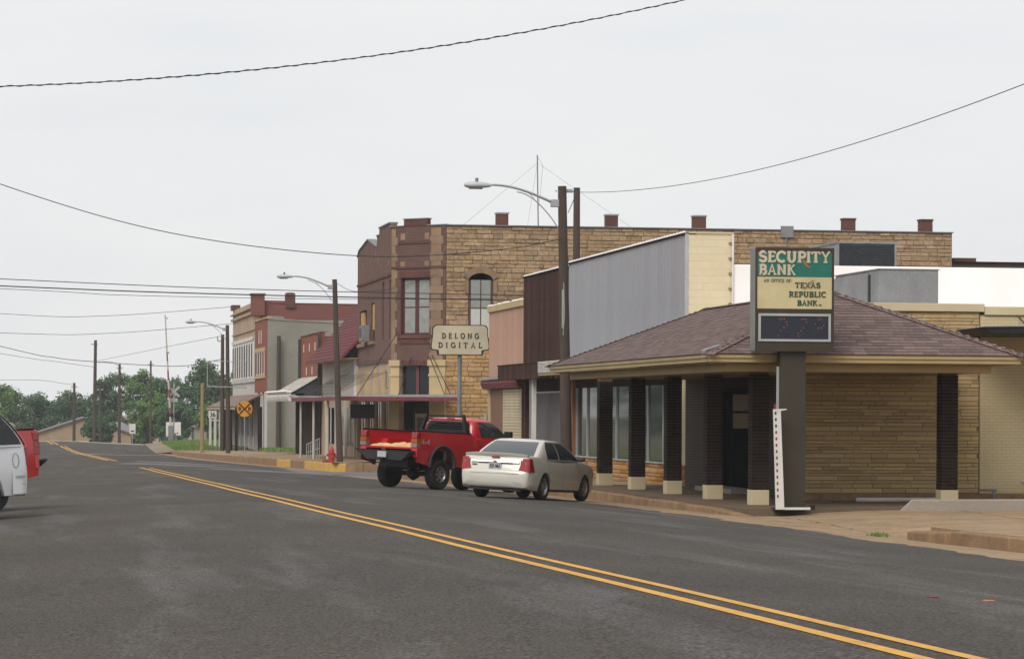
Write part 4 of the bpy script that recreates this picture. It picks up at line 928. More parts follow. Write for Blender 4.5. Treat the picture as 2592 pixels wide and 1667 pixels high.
# ------------------------------------------------------------------ red mansard store
FF = 18.9
ms = thing('mansard_store', 'pale sided store with a steep red overhanging roof next to the brick corner building', 'store', (24, 172, -.4))
B('body_wall', siding_m, ms, 19.0, 32, 163.2, 182.4, -1, 5.6)
slat = MB().prism([(0, 0), (-.02, .01), (-.02, .29), (0, .30)], 'z', 2.9, 5.6).mesh('board', siding_m)
for k in range(62): inst('board', slat, (FF + .1, 163.3 + k * .305, 0), ms)
B('corner_trim', white_paint, ms, 18.74, 18.99, 163.12, 163.28, 2.9, 5.8)
ev = (18.0, 5.20); rd = (21.3, 8.75)
nr = 17
for k in range(nr):
    a, b = k / nr, (k + 1) / nr + .012
    x0, z0, x1, z1 = ev[0] + (rd[0] - ev[0]) * a, ev[1] + (rd[1] - ev[1]) * a, ev[0] + (rd[0] - ev[0]) * b, ev[1] + (rd[1] - ev[1]) * b
    MB().prism([(x0 - .03, z0 + .0), (x1, z1 - .03), (x1, z1), (x0 - .03, z0 + .05)], 'y', 162.6 - .0, 182.0).build('shingle_course', red_roof, ms)
MB().prism([(18.08, 5.14), (21.3, 8.6), (21.3, 5.14)], 'y', 163.1, 181.9).build('roof_core', under, ms)
MB().prism([(17.95, 5.02), (17.95, 5.19), (21.3, 8.78), (21.3, 8.55)], 'y', 162.50, 162.6).build('barge_board', maroon, ms); B('eave_board', maroon, ms, 17.93, 17.97, 162.6, 182, 5.03, 5.2)
B('soffit', soffit_m, ms, 17.97, 19.0, 162.7, 181.95, 5.08, 5.13)
B('shop_wall', tan_front, ms, 18.95, 18.99, 163.3, 182.3, -1, 2.9)
for (a, b) in ((164.5, 168), (169, 172.5), (175, 178)):
    f = B('shop_window', glass, ms, 18.90, 18.94, a, b, .3, 2.4); B('window_bar', white_paint, f, 18.87, 18.899, (a + b) / 2 - .05, (a + b) / 2 + .05, .3, 2.4)
for y in (163.4, 168.3, 173.2, 178.6): B('pilaster', siding_m, ms, 18.80, 18.949, y, y + .4, -1, 2.9)

# ------------------------------------------------------------------ small brick store with shingled awning
sm = thing('small_brick_store', 'narrow bright red brick store with a shingled awning beyond the red roofed store', 'store', (24, 188, -.5))
B('body_wall', mat('weathered_brown_wall', (.14, .09, .07), .9), sm, 19.15, 32, 182.5, 195.2, -1, 6.8)
B('front_wall', bright_brick_y, sm, 18.9, 19.145, 182.55, 195.3, 3.0, 7.05); B('coping', rust_galv, sm, 18.82, 19.3, 182.5, 195.4, 7.052, 7.12)
for y in (182.5, 194.95): B('downpipe', mat('dark_downpipe', (.045, .05, .055), .6), sm, 18.72, 18.89, y, y + .32, 1.5, 6.9)
for k in range(6): B('white_mark', white_paint, sm, 18.885, 18.898, 184 + k * 1.8, 184.35 + k * 1.8, 4.5 + (k % 2) * 1.5, 5.0 + (k % 2) * 1.5)
for k in range(7):
    a, b = k / 7, (k + 1) / 7 + .02
    p = lambda t: (17.2 + 1.7 * t, 3.35 + 1.0 * t)
    (x0, z0), (x1, z1) = p(a), p(b); MB().prism([(x0 - .02, z0), (x1, z1 - .02), (x1, z1 + .005), (x0 - .02, z0 + .045)], 'y', 182.9, 195).build('awning_course', siding_m, sm)
MB().prism([(17.25, 3.3), (18.9, 4.25), (18.9, 3.3)], 'y', 183.0, 194.9).build('awning_core', mat('dark_awning_side', (.05, .052, .055), .8), sm)
B('shop_recess', mat('dark_maroon_recess', (.045, .016, .016), .8), sm, 18.9, 19.14, 182.6, 195.2, -1, 3.0)
for y in (183.2, 186.5, 190): B('post', mat('dark_porch_post', (.03, .022, .02), .8), sm, 18.1, 18.35, y, y + .25, -1, 3.3)
B('porch_wall', mat('dark_porch_post', (.03, .022, .02), .8), sm, 17.9, 18.9, 182.56, 182.8, -1, 3.3)
wa = thing('metal_awning', 'white fluted metal awning in front of the grey rendered wall', 'awning', (17.5, 188, 3))
B('deck', white_paint, wa, 16.85, 18.8, 181, 195.6, 3.05, 3.12)
mb = MB()
mb.prism([(16.8, 2.80), (16.74, 2.95), (16.72, 3.12), (16.80, 3.30), (16.95, 3.33), (16.95, 2.80)], 'y', 181, 195.7); mb.build('fascia', white_paint, wa)
MB().prism([(16.70, 3.30), (16.62, 3.40), (16.70, 3.47), (16.98, 3.44), (16.98, 3.332)], 'y', 180.95, 195.75).build('fascia_roll', white_coat, wa)
for k in range(6): B('stud', galv, wa, 16.70, 16.735, 182 + k * 2.4, 182.2 + k * 2.4, 3.0, 3.08)
rl = thing('handrail', 'grey pipe handrail beside the hydrant at the raised sidewalk', 'handrail', (16.3, 162, -.4))
pz = lambda y: walkz(y)
for k in range(7): y = 158.8 + k * 1.15; MB().cyl((16.4, y, pz(y)), (16.4, y, .72 - (y - 158.8) * .056), .03, n=6).build('baluster', galv, rl)
MB().tube([(16.4, 158.7, .74), (16.4, 165.9, .335)], .035, 6).build('top_rail', galv, rl); MB().tube([(16.4, 158.7, .22), (16.4, 165.9, -.14)], .028, 6).build('lower_rail', galv, rl)

# ------------------------------------------------------------------ grey rendered two storey building
gb = thing('rendered_building', 'two storey building with blank grey rendered side wall and narrow red brick front', 'building', (22, 226, -.7))
B('side_wall', conc_wall, gb, 18.95, 24.6, 221.3, 221.6, -1.3, 8.95); MB().prism([(18.95, 8.952), (24.6, 8.70), (24.6, 8.75), (20.2, 9.02), (20.1, 9.2), (18.95, 9.25)], 'y', 221.25, 221.65).build('parapet_step', conc_wall, gb)
B('body_wall', conc_wall, gb, 19.2, 24.6, 221.6, 231.5, -1.3, 8.6)
B('front_wall', bright_brick_y, gb, 18.85, 19.19, 221.32, 231.6, 3.6, 9.05); B('coping', tan_paint, gb, 18.78, 19.25, 221.2, 231.65, 9.052, 9.14)
B('stone_band', tan_paint, gb, 18.78, 18.848, 222.0, 231.0, 6.65, 6.95); B('stone_band', tan_paint, gb, 18.78, 18.848, 222.0, 231.0, 4.65, 4.88)
for k in range(4): f = B('window', white_paint, gb, 18.80, 18.846, 222.6 + k * 2.1, 223.4 + k * 2.1, 4.9, 6.64); B('pane', far_glass, f, 18.785, 18.799, 222.75 + k * 2.1, 223.25 + k * 2.1, 5.0, 6.55)
for y in (225.4, 227.4): B('window_slit', white_paint, gb, 18.82, 18.847, y, y + .35, 7.3, 8.3)
B('shop_recess', brown_back, gb, 19.0, 19.19, 221.4, 231.5, -1.3, 3.6)
for y in (221.35, 225, 229): B('post', pale_front, gb, 18.75, 19.0, y, y + .35, -1.2, 3.6)
B('corner_post', brown_back, gb, 18.3, 18.6, 221.5, 221.8, -1.2, 2.5)
B('rear_wing', red_brick, gb, 24.62, 28, 219.5, 231, -1, 8.2); B('rear_cap', tan_paint, gb, 24.62, 26.2, 219.4, 219.9, 8.202, 8.33)

# ------------------------------------------------------------------ painted two storey building
pb = thing('painted_building', 'tall old two storey building with tan and white painted front and red brick side', 'building', (24, 243, -.9))
B('front_wall', tan_front, pb, 18.9, 19.3, 231.9, 255.2, 8.0, 10.7); B('front_wall', pale_front, pb, 18.9, 19.3, 231.9, 255.2, 3.4, 7.998)
B('cornice', tan_front, pb, 18.72, 19.3, 231.85, 255.3, 9.75, 9.95); B('cornice', tan_front, pb, 18.66, 19.3, 231.85, 255.3, 10.2, 10.32); B('cornice', tan_front, pb, 18.8, 19.3, 231.85, 255.3, 8.5, 8.62)
for k in range(9):
    y = 233.2 + k * 2.45
    f = B('window', white_paint, pb, 18.80, 18.898, y, y + 1.25, 4.75, 7.7); B('pane', far_glass, f, 18.77, 18.799, y + .16, y + 1.09, 4.9, 7.45); B('hood', white_paint, f, 18.70, 18.798, y - .1, y + 1.35, 7.72, 8.0)
B('sill_band', pale_front, pb, 18.78, 18.898, 232, 255.1, 4.45, 4.7)
B('side_wall', red_side, pb, 19.3, 29.5, 231.95, 232.3, -1, 10.55); B('body_wall', red_brick, pb, 19.3, 29.5, 232.3, 255, -1.5, 10.2)
MB().prism([(19.6, 10.552), (29.5, 10.552), (29.5, 10.56), (21.9, 10.6), (21.2, 10.76), (19.6, 10.78)], 'y', 231.9, 232.35).build('parapet', red_side, pb)
B('end_pier', red_side, pb, 18.60, 19.6, 231.6, 232.8, 9.6, 11.15); B('pier_cap', red_brick, pb, 18.53, 19.67, 231.53, 232.87, 11.152, 11.3)
B('chimney', red_brick, pb, 21.25, 22.0, 231.8, 232.6, 10.2, 11.25); MB().lathe([(.40, 0), (.38, .12), (.2, .16)], 10, (21.62, 232.2, 11.252)).build('chimney_cap', red_brick, pb)
B('front_pier', red_brick, pb, 18.7, 19.4, 253.6, 255.4, 10.7, 11.15)
B('shop_front', pale_front, pb, 19.1, 19.3, 231.9, 255, -1.2, 3.4)
for y in (232, 236.5, 241, 246, 250.5, 254.5): B('pier', pale_front, pb, 18.85, 19.1, y, y + .5, -1.2, 3.4)
for (a, b) in ((232.6, 236.4), (237.2, 240.8), (241.7, 245.8), (246.7, 250.3)): B('shop_window', far_glass, pb, 19.05, 19.098, a, b, .2, 3.0)
pc = thing('porch_roof', 'rusty sloping porch roof on posts in front of the painted building', 'porch', (17.8, 243, 2.4))
MB().prism([(16.85, 2.42), (18.88, 3.40), (18.88, 3.48), (16.80, 2.52)], 'y', 225, 256).build('roof', mat('rusty_tin', (.22, .155, .115), .8, scale=1.5, col2=(.15, .10, .08)), pc)
B('fascia', tan_front, pc, 16.78, 16.86, 225, 256, 2.28, 2.44)
for y in (225.5, 231, 237, 243, 249, 255): B('post', white_paint if y > 240 else brown_back, pc, 16.9, 17.1, y, y + .2, -1.3, 2.5)
# ------------------------------------------------------------------ street lamps on timber poles
def lamp(base, zt, zbase, lean, r, label, arm_z, arm_len):
    t = thing('street_lamp', label, 'street lamp', (base[0], base[1], zbase), 'street lamps on timber poles')
    x, y = base; tx = x + lean
    MB().cyl((x, y, zbase - .1), (tx, y, zt), r * 1.18, r * .85, 14).build('pole', wood_pole, t, smooth=True, sharp=40)
    # curved arm reaching over the road (towards -X)
    ax = tx - r * .9; P = []
    for k in range(11):
        s = k / 10; P.append((ax - .12 - (arm_len - .12) * s, y, arm_z + .46 * math.sin(s * 1.72) / math.sin(1.4) + .02 * s))
    MB().tube(P, [.04 - .008 * k / 10 for k in range(11)], 7).build('arm', galv, t, smooth=True)
    P2 = [];
    for k in range(9):
        s = k / 8; P2.append((ax + .02 - arm_len * .60 * s, y, arm_z - .72 + 1.02 * math.sin(s * 1.5) ** .9 if s > 0 else arm_z - .72))
    MB().tube(P2, .017, 5).build('brace', galv, t)
    MB().tube([(ax - arm_len * .33, y, P2[5][2] - .02), (P[4][0], y, P[4][2])], .012, 4).build('strut', galv, t)
    B('bracket', galv, t, ax - .2, ax + .04, y - .07, y + .07, arm_z - .12, arm_z + .10, .02)
    e = P[-1]; hx, hz = e[0], e[2]
    prof = [(.02, .05, .05), (.1, .09, .07), (-.15, .13, .09), (-.4, .16, .11), (-.62, .12, .09), (-.72, .03, .04)]
    rows = []
    for (dx, wy, hh) in [(.06, .05, .05), (-.02, .085, .075), (-.2, .13, .10), (-.42, .155, .115), (-.60, .12, .10), (-.70, .05, .05)]:
        rows.append([(hx + dx, y + wy * math.cos(a), hz - .02 + (hh if math.sin(a) > 0 else hh * .75) * math.sin(a)) for a in [2 * math.pi * q / 12 for q in range(13)]])
    mb = MB().grid(rows); nn = 13; mb.f.append(tuple(range(12))); mb.f.append(tuple(reversed(range(5 * nn, 5 * nn + 12)))); mb.build('lamp_head', mat('lamp_head_grey', (.42, .45, .46), .45), t, smooth=True, sharp=50)
    MB().cyl((hx - .34, y, hz + .07), (hx - .34, y, hz + .19), .045, n=8).build('photocell', rust_galv, t)
    rows = [[(hx + dx, y + wy * math.cos(a), hz - .075 - .055 * abs(math.sin(a))) for a in [math.pi * q / 8 for q in range(9)]] for dx, wy in ((-.18, .07), (-.38, .10), (-.56, .06))]
    MB().grid(rows).build('lens', mat('lamp_lens', (.35, .33, .28), .2), t)
    return t
l1 = lamp((15.78, 84.0), 8.66, .14, -.18, .145, 'street lamp on the stout dark pole at the end of the bank porch', 8.18, 2.0)
B('insulator', galv, l1, 15.74, 15.90, 83.95, 84.05, 8.48, 8.58); MB().tube([(15.45, 83.99, 8.52), (15.40, 84, 8.52)], .02, 5).build('bolt', galv, l1)
MB().tube([(15.9, 84, 8.5), (16.05, 84, 8.6), (16.1, 84, 8.5), (15.95, 84, 8.3), (15.76, 83.9, 7.9)], .012, 4).build('service_loop', wire_m, l1)
B('pole_tag', alum, l1, 15.58, 15.63, 83.82, 83.84, 4.6, 5.7)
MB().tube([(15.63, 83.85, 5.9), (15.66, 83.84, 5.0), (15.62, 83.84, 4.4)], .014, 4).build('conduit', alum, l1)
lamp((15.68, 142.3), 8.5, walkz(142), -.30, .135, 'street lamp on the leaning pole beside the red hydrant', 8.14, 1.95)
lamp((14.75, 203.0), 8.0, walkz(203), -.1, .14, 'street lamp on the dark pole behind the round railroad sign', 7.72, 2.0)
def pole(name, label, cat, x, y, z0, z1, r, m=None, lean=0, group=None):
    o = MB().cyl((x, y, z0), (x + lean, y, z1), r * 1.15, r * .85, 12).build(name, m or wood_pole, smooth=True, sharp=40); tag(o, label, cat, group); return o
p = pole('utility_pole', 'bare timber pole rising behind the grey metal store front', 'pole', 24.9, 130.5, -.8, 12.18, .17)
p2 = pole('utility_pole', 'timber pole with a small insulator behind the lamp pole by the porch roof', 'pole', 16.1, 228, walkz(228), 8.0, .15)
MB().cyl((15.72, 228, 7.55), (15.72, 228, 7.8), .05).build('insulator', galv, p2); B('bracket', galv, p2, 15.7, 16.2, 227.97, 228.03, 7.45, 7.54)
pole('wall_post', 'dark timber post standing against the grey rendered wall', 'post', 19.75, 220.9, walkz(221), 7.75, .17)
tp = pole('timber_post', 'pale yellowish timber post at the kerb near the grass verge', 'post', 13.62, 213, walkz(213) - .2, 4.15, .13, pale_wood)
# highway shield on a bracket
hs2 = thing('route_sign', 'small white square route number sign near the porch roof', 'sign', (15.5, 229, 1.9))
f = B('plate', white_paint, hs2, 15.13, 15.75, 229.0, 229.03, 1.62, 2.18, .01)
lettering('36', 15.22, 1.74, .32, .44, .12, letter_dark, f, y=228.998, stroke=.2)
B('arrow_plate', white_paint, hs2, 15.35, 16.0, 229.0, 229.03, 1.42, 1.49); B('stem', galv, hs2, 15.98, 16.05, 229.0, 229.06, walkz(229), 2.2)
# bracket frame on the third lamp pole
bf = thing('sign_bracket', 'thin empty steel bracket frame on the pole behind the round railroad sign', 'bracket', (14.7, 203, 3.8))
MB().tube([(13.3, 202.8, 3.82), (16.0, 202.8, 3.78)], .04, 6).build('arm', galv, bf); MB().tube([(13.3, 202.8, 3.82), (13.3, 202.8, 5.55)], .03, 6).build('upright', galv, bf); MB().tube([(13.3, 202.8, 5.55), (15.9, 202.8, 5.5)], .025, 6).build('arm', galv, bf); MB().tube([(15.9, 202.8, 3.78), (15.9, 202.8, 5.5)], .02, 6).build('upright', galv, bf)
# railroad warning disc
rx = thing('railroad_sign', 'round yellow railroad warning sign with black cross on a thin post', 'sign', (13.45, 172, walkz(172)))
SYm = mat('warning_yellow', (.62, .27, .02), .5)
def disc(mb, cx, cz, r, y0, y1, n=28): mb.prism([(cx + r * math.cos(2 * math.pi * k / n), cz + r * math.sin(2 * math.pi * k / n)) for k in range(n)], 'y', y1, y0)
cx, cz = 13.42, 2.30; mb = MB(); disc(mb, cx, cz, .455, 171.9, 171.92); dsc = mb.build('disc', SYm, rx)
mb = MB(); 
for s in (1, -1): ribbon(mb, [(-.33, -.33 * s), (.33, .33 * s)], .075, th=.006 + .001 * s)
mb.xf(Matrix.Translation((cx, 171.899, cz))).build('cross', black, dsc)
for s in (-1, 1): lettering('R', cx + s * .28 - .08, cz - .1, .2, .16, .1, black, dsc, y=171.898, stroke=.24)
MB().tube([(cx + .02, 171.95, walkz(172)), (cx, 171.95, 2.5)], .03, 6).build('post', galv, rx)
# hydrant
hy = thing('hydrant', 'red fire hydrant on the raised corner of the sidewalk', 'hydrant', (15.15, 141.1, walkz(141)))
hm = mat('hydrant_red', (.42, .03, .03), .5, scale=5); ho = (15.15, 141.1, walkz(141) + .01)
MB().lathe([(.17, 0), (.17, .05), (.12, .06), (.12, .40), (.155, .42), (.155, .46), (.13, .47), (.125, .58), (.09, .66), (.04, .69), (.035, .76), (.0, .76)], 14, ho).build('barrel', hm, hy, smooth=True, sharp=35)
for s in (-1, 1): MB().cyl((ho[0] + s * .1, ho[1], ho[2] + .36), (ho[0] + s * .24, ho[1], ho[2] + .36), .065, n=10).build('nozzle', hm, hy)
MB().cyl((ho[0], ho[1] - .1, ho[2] + .3), (ho[0], ho[1] - .24, ho[2] + .3), .085, n=10).build('nozzle', hm, hy)
MB().lathe([(.19, 0), (.19, .12), (.13, .16)], 10, (15.0, 142.0, walkz(142))).build('flower_pot', mat('rust_pot', (.2, .07, .04), .8)); tag(bpy.data.objects['flower_pot'], 'small rusty pot on the sidewalk just behind the hydrant', 'pot')

# ------------------------------------------------------------------ level crossing and far street
cb2 = thing('crossing_signal', 'railroad crossing signal with white crossbuck and dark lamp hoods', 'crossing signal', (16.6, 305, -.7))
gz = RD(12, 305) + .44
MB().cyl((16.62, 305, gz - .6), (16.62, 305, 5.0), .075, n=10).build('mast', galv, cb2)
for s in (1, -1):
    mb = MB(); ribbon(mb, [(-.56, -.5 * s), (.56, .5 * s)], .24, th=.02 + .003 * s); mb.xf(Matrix.Translation((16.62, 304.88, 4.1))).build('crossbuck_arm', mat('faded_crossbuck', (.36, .33, .32), .7), cb2)
B('tracks_plate', mat('faded_crossbuck', (.36, .33, .32), .7), cb2, 16.25, 17.0, 304.86, 304.9, 3.05, 3.45)
for x in (16.22, 17.02): mb = MB(); disc(mb, x, 1.72, .36, 304.8, 304.83, 20); mb.build('lamp_target', black, cb2); MB().cyl((x, 304.8, 1.72), (x, 304.5, 1.72), .15, n=12).build('lamp_hood', black, cb2)
B('cross_arm', galv, cb2, 16.0, 17.25, 304.9, 304.96, 1.66, 1.78); B('relay_base', rust_galv, cb2, 16.3, 16.95, 304.8, 305.3, gz - .3, gz + .5)
ga = thing('crossing_gate', 'raised crossing gate arm with faded red and white bands', 'crossing gate', (16.2, 305, -.7))
for k in range(12):
    a, b = k / 12, (k + 1) / 12; q = lambda t: (16.3 - .62 * t, 304.6, .6 + 11.27 * t)
    MB().cyl(q(a), q(b), .11 - .05 * a, .11 - .05 * b, 8).build('band', mat('gate_red', (.25, .07, .06), .7) if k in (1, 3, 5, 7) else siding_m, ga)
for t in (.32, .66, .97): c = (16.3 - .62 * t + .12, 304.6, .6 + 11.27 * t); MB().cyl(c, (c[0] + .1, c[1], c[2]), .08, n=8).build('gate_lamp', redm, ga)
B('drive_unit', rust_galv, ga, 16.05, 16.55, 304.4, 304.9, gz, .65)
for (x, y, zt, r, lab) in ((9.08, 322, 9.65, .19, 'tall leaning timber pole with side insulators beyond the crossing'), (7.25, 335, 5.2, .16, 'short timber pole with a lamp bracket beside the tan house'), (12.2, 334, 7.3, .16, 'timber pole carrying a small street lamp arm before the small house'), (10.5, 348, 5.0, .14, 'thin timber pole just behind the tall leaning pole'), (16.95, 362, 8.15, .13, 'timber pole top poking above the trees beyond the crossing')):
    o = pole('utility_pole', lab, 'pole', x, y, zc(y) - 1, zt, r, lean=(.12 if zt > 9 else 0)); B('insulator', galv, o, x - .35, x + .35, y - .06, y + .06, zt - .5, zt - .38)
MB().tube([(12.2, 334, 7.1), (11.4, 334, 7.5), (10.4, 334, 7.55), (9.9, 334, 7.4)], .04, 5).build('lamp_arm', galv, [o for o in bpy.data.objects if o.name.startswith('utility_pole') and 'street lamp arm' in o.get('label', '')][0])
ms2 = thing('notice_sign', 'white upright notice sign by the small house beyond the crossing', 'sign', (12.9, 326, -1)); B('board', white_paint, ms2, 13.0, 13.65, 326, 326.05, -.35, .72); B('post', galv, ms2, 13.3, 13.36, 326.05, 326.1, zc(326) - .6, -.35); B('dark_band', letter_dark, ms2, 13.15, 13.5, 325.97, 325.998, -.12, .0)

# houses beyond the crossing
def house(name, label, x0, x1, y, ze, zr, depth, wall, roofm, gable=True, winx=()):
    h = thing(name, label, 'house', ((x0 + x1) / 2, y, zc(y) - .7)); zb = zc(y) - 1
    B('wall', wall, h, x0, x1, y, y + depth, zb, ze)
    xm = (x0 + x1) / 2
    if gable:
        MB().prism([(x0, ze), (x1, ze), (xm, zr)], 'y', y + depth, y).build('gable_wall', wall, h)
        for s, (a, b) in enumerate((((x0 - .35, ze - .15), (xm, zr)), ((xm, zr), (x1 + .35, ze - .15)))):
            MB().prism([a, b, (b[0], b[1] + .2), (a[0], a[1] + .2)], 'y', y + depth + .4, y - .4).build('roof', roofm, h)
    else:
        MB().add([(x0 - .4, y - .4, ze), (x1 + .4, y - .4, ze), (x1 + .4, y + depth + .4, ze), (x0 - .4, y + depth + .4, ze), (xm - .3, y + depth / 2, zr), (xm + .3, y + depth / 2, zr)], [(0, 1, 5, 4), (1, 2, 5), (2, 3, 4, 5), (3, 0, 4), (3, 2, 1, 0)]).build('roof', roofm, h)
    for a, b, z0, z1 in winx: f = B('window', glass, h, a, b, y - .04, y - .005, z0, z1); B('frame', white_paint, f, a - .08, b + .08, y - .03, y - .006, z1 + .002, z1 + .1)
    return h
tanh = mat('tan_house_wall', (.36, .265, .16), .85, scale=.6, col2=(.29, .21, .13)); groof = mat('grey_house_roof', (.20, .195, .20), .85)
house('gabled_house', 'tan gabled house with a pale grey roof edge beyond the crest of the road', 3.9, 17.2, 425, -1.12, 1.05, 9, tanh, groof, True, ((6.3, 7.8, -3.2, -2.3), (10.0, 11.3, -3.2, -2.3)))
house('small_house', 'small pale house with a grey hipped roof beyond the crossing', 13.3, 18.4, 430, -1.1, .55, 7, mat('pale_house_wall', (.40, .33, .25), .85), groof, False, ((14.2, 15.1, -3.4, -1.6), (16.6, 18.0, -3.4, -1.8)))
house('white_shed', 'small grey shed with an open front below the crossbuck sign', 24.3, 31.5, 395, .05, 1.1, 6, mat('shed_wall', (.26, .235, .19), .85), groof, False, ((26.8, 27.9, -2.6, -.4), (28.5, 30.0, -2.6, -.4)))
# white things glimpsed under the trees
bb = thing('billboard', 'white board on two posts glimpsed through the trees by the crossing', 'billboard', (22, 385, -3)); B('board', white_paint, bb, 20.0, 21.9, 385, 385.1, -1.2, .7); 
for x in (20.4, 22.0): B('post', galv, bb, x, x + .12, 385.1, 385.2, zc(385) - .8, -1.0)
# ------------------------------------------------------------------ vehicles (local frame: x forward from the rear axle, y left, z up from the ground)
def lerp_tab(tab, x):
    if x <= tab[0][0]: return tab[0][1:]
    for p, q in zip(tab, tab[1:]):
        if x <= q[0]:
            t = (x - p[0]) / (q[0] - p[0]); return tuple(a + (b - a) * t for a, b in zip(p[1:], q[1:]))
    return tab[-1][1:]
def place(root, X, Y, ang):
    """ang: heading clockwise from +Y; the vehicle stands on the cambered road"""
    h = Vector((math.sin(ang), math.cos(ang), 0)); e = .5
    gx = (RD(X + e, Y) - RD(X - e, Y)) / (2 * e); gy = (RD(X, Y + e) - RD(X, Y - e)) / (2 * e)
    up = Vector((-gx, -gy, 1)).normalized(); f = (h - up * h.dot(up)).normalized(); l = up.cross(f)
    root.matrix_world = Matrix.Translation((X, Y, RD(X, Y) + .012)) @ Matrix((f, l, up)).transposed().to_4x4()
def shell(tab, s, arches, xs, K=9, top=True):
    rows = []
    for x in xs:
        zb, zt, w_ = lerp_tab(tab, x); za = zb
        for (xa, ra, zc_) in arches:
            if abs(x - xa) < ra: za = max(za, zc_ + math.sqrt(ra * ra - (x - xa) ** 2))
        zs = zt - .055; za = min(za, zs - .02); half = [(0, za), (w_ * .80, za)]
        for j in range(K + 1):
            z = za + (zs - za) * j / K; half.append((w_ * lerp_tab(s, z)[0], z))
        ys = w_ * lerp_tab(s, zs)[0]
        half += [(ys * .985, zt - .03), (ys * .95, zt - .01), (ys * .8, zt + .003), (ys * .45, zt + .016), (0, zt + .02)]
        rows.append([(x, y, z) for y, z in half] + [(x, -y, z) for y, z in reversed(half[:-1])])
    mb = MB().grid(rows); n = len(rows[0]); mb.f.append(tuple(reversed(range(n)))) ; m = (len(rows) - 1) * n; mb.f.append(tuple(m + k for k in range(n)))
    mb.f = [tuple(reversed(q)) for q in mb.f]; return mb
class Cabin:
    def __init__(s, tab, bf=.10, br=.06): s.t = tab; s.bf = bf; s.br = br
    def at(s, z): return lerp_tab(s.t, z)
    def rear(s, f, z, off=0): xr, xf, w_ = s.at(z); return (xr - s.br * (1 - f * f) - off, f * w_, z)
    def front(s, f, z, off=0): xr, xf, w_ = s.at(z); return (xf + s.bf * (1 - f * f) + off, f * w_, z)
    def side(s, t, z, sg, off=0):
        xr, xf, w_ = s.at(z); b = .035 * (1 - (2 * t - 1) ** 2); return (xr + (xf - xr) * t, sg * (w_ + b + off), z)
    def ring(s, z):
        P = [s.rear(f, z) for f in (.94, .7, .35, 0, -.35, -.7, -.94)] + [s.side(t, z, -1) for t in (.03, .12, .3, .5, .7, .88, .97)]
        return P + [s.front(f, z) for f in (-.94, -.7, -.35, 0, .35, .7, .94)] + [s.side(t, z, 1) for t in (.97, .88, .7, .5, .3, .12, .03)]
    def body(s, zs, crown=.02):
        rows = [s.ring(z) for z in zs]; rows = [r + [r[0]] for r in rows]; mb = MB().grid(rows)
        last = rows[-1][:-1]; cx = sum(p[0] for p in last) / len(last); cz = zs[-1] + crown
        inner = [(cx + (p[0] - cx) * .6, p[1] * .6, cz - crown * .25) for p in last]
        o = len(mb.v); n = len(last); mb.v += last + inner + [(cx, 0, cz)]
        mb.f += [(o + i, o + (i + 1) % n, o + n + (i + 1) % n, o + n + i) for i in range(n)] + [(o + n + i, o + n + (i + 1) % n, o + 2 * n) for i in range(n)]
        return mb
    def end_glass(s, fn, zs, f=.86, off=.008): return MB().grid([[fn(f * k / 4, z, off) for k in range(-4, 5)] for z in zs], flip=(fn == s.rear))
    def side_glass(s, zs, t0, t1, sg, off=.008):
        return MB().grid([[s.side(t0(z) + (t1(z) - t0(z)) * k / 6, z, sg, off) for k in range(7)] for z in zs], flip=(sg > 0))
def wheel(parent, x, y, r, wd, rr, rimm, spokes=5, sg=1):
    c = Matrix.Translation((x, y, r)) @ Matrix.Rotation(R(-90 * sg), 4, 'X')      # local z -> outward
    h = wd / 2
    t = MB().lathe([(rr * .98, -h * .9), (r * .93, -h), (r * .985, -h * .8), (r, -h * .5), (r, h * .5), (r * .985, h * .8), (r * .93, h), (rr * 1.08, h * .95), (rr, h * .8), (rr * .98, 0)], 28)
    tyre = t.xf(c).build('wheel', rubber, parent, smooth=True, sharp=50)
    mb = MB().lathe([(rr * .99, h * .35), (rr * .99, h * .80), (rr * .93, h * .86), (rr * .86, h * .62), (rr * .8, h * .3)], 24); mb.f = mb.f[:-2]
    mb.lathe([(rr * .26, h * .2), (rr * .26, h * .66), (rr * .12, h * .74), (.001, h * .74)], 14)
    for k in range(spokes):
        a = 2 * math.pi * k / spokes; q = MB().box(rr * .18, rr * .93, -rr * .13, rr * .13, h * .38, h * .64).xf(Matrix.Rotation(a, 4, 'Z')); mb.add(q.v, q.f)
    mb.xf(c).build('rim', rimm, tyre, smooth=True, sharp=35)
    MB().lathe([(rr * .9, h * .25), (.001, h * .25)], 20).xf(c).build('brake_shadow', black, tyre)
frange = lambda a, b, n: [a + (b - a) * i / n for i in range(n + 1)]
def side_strip(tab, s, x0, x1, z0, z1, sg, off, m, name, parent, nx=3, nz=8, slant=0):
    rows = []
    for i in range(nz + 1):
        z = z0 + (z1 - z0) * i / nz; r = []
        for k in range(nx + 1):
            x = x0 + (x1 - x0) * k / nx + slant * (i / nz); r.append((x, sg * (lerp_tab(tab, x)[2] * lerp_tab(s, z)[0] + off), z))
        rows.append(r)
    return MB().grid(rows, flip=(sg > 0)).build(name, m, parent, smooth=True)

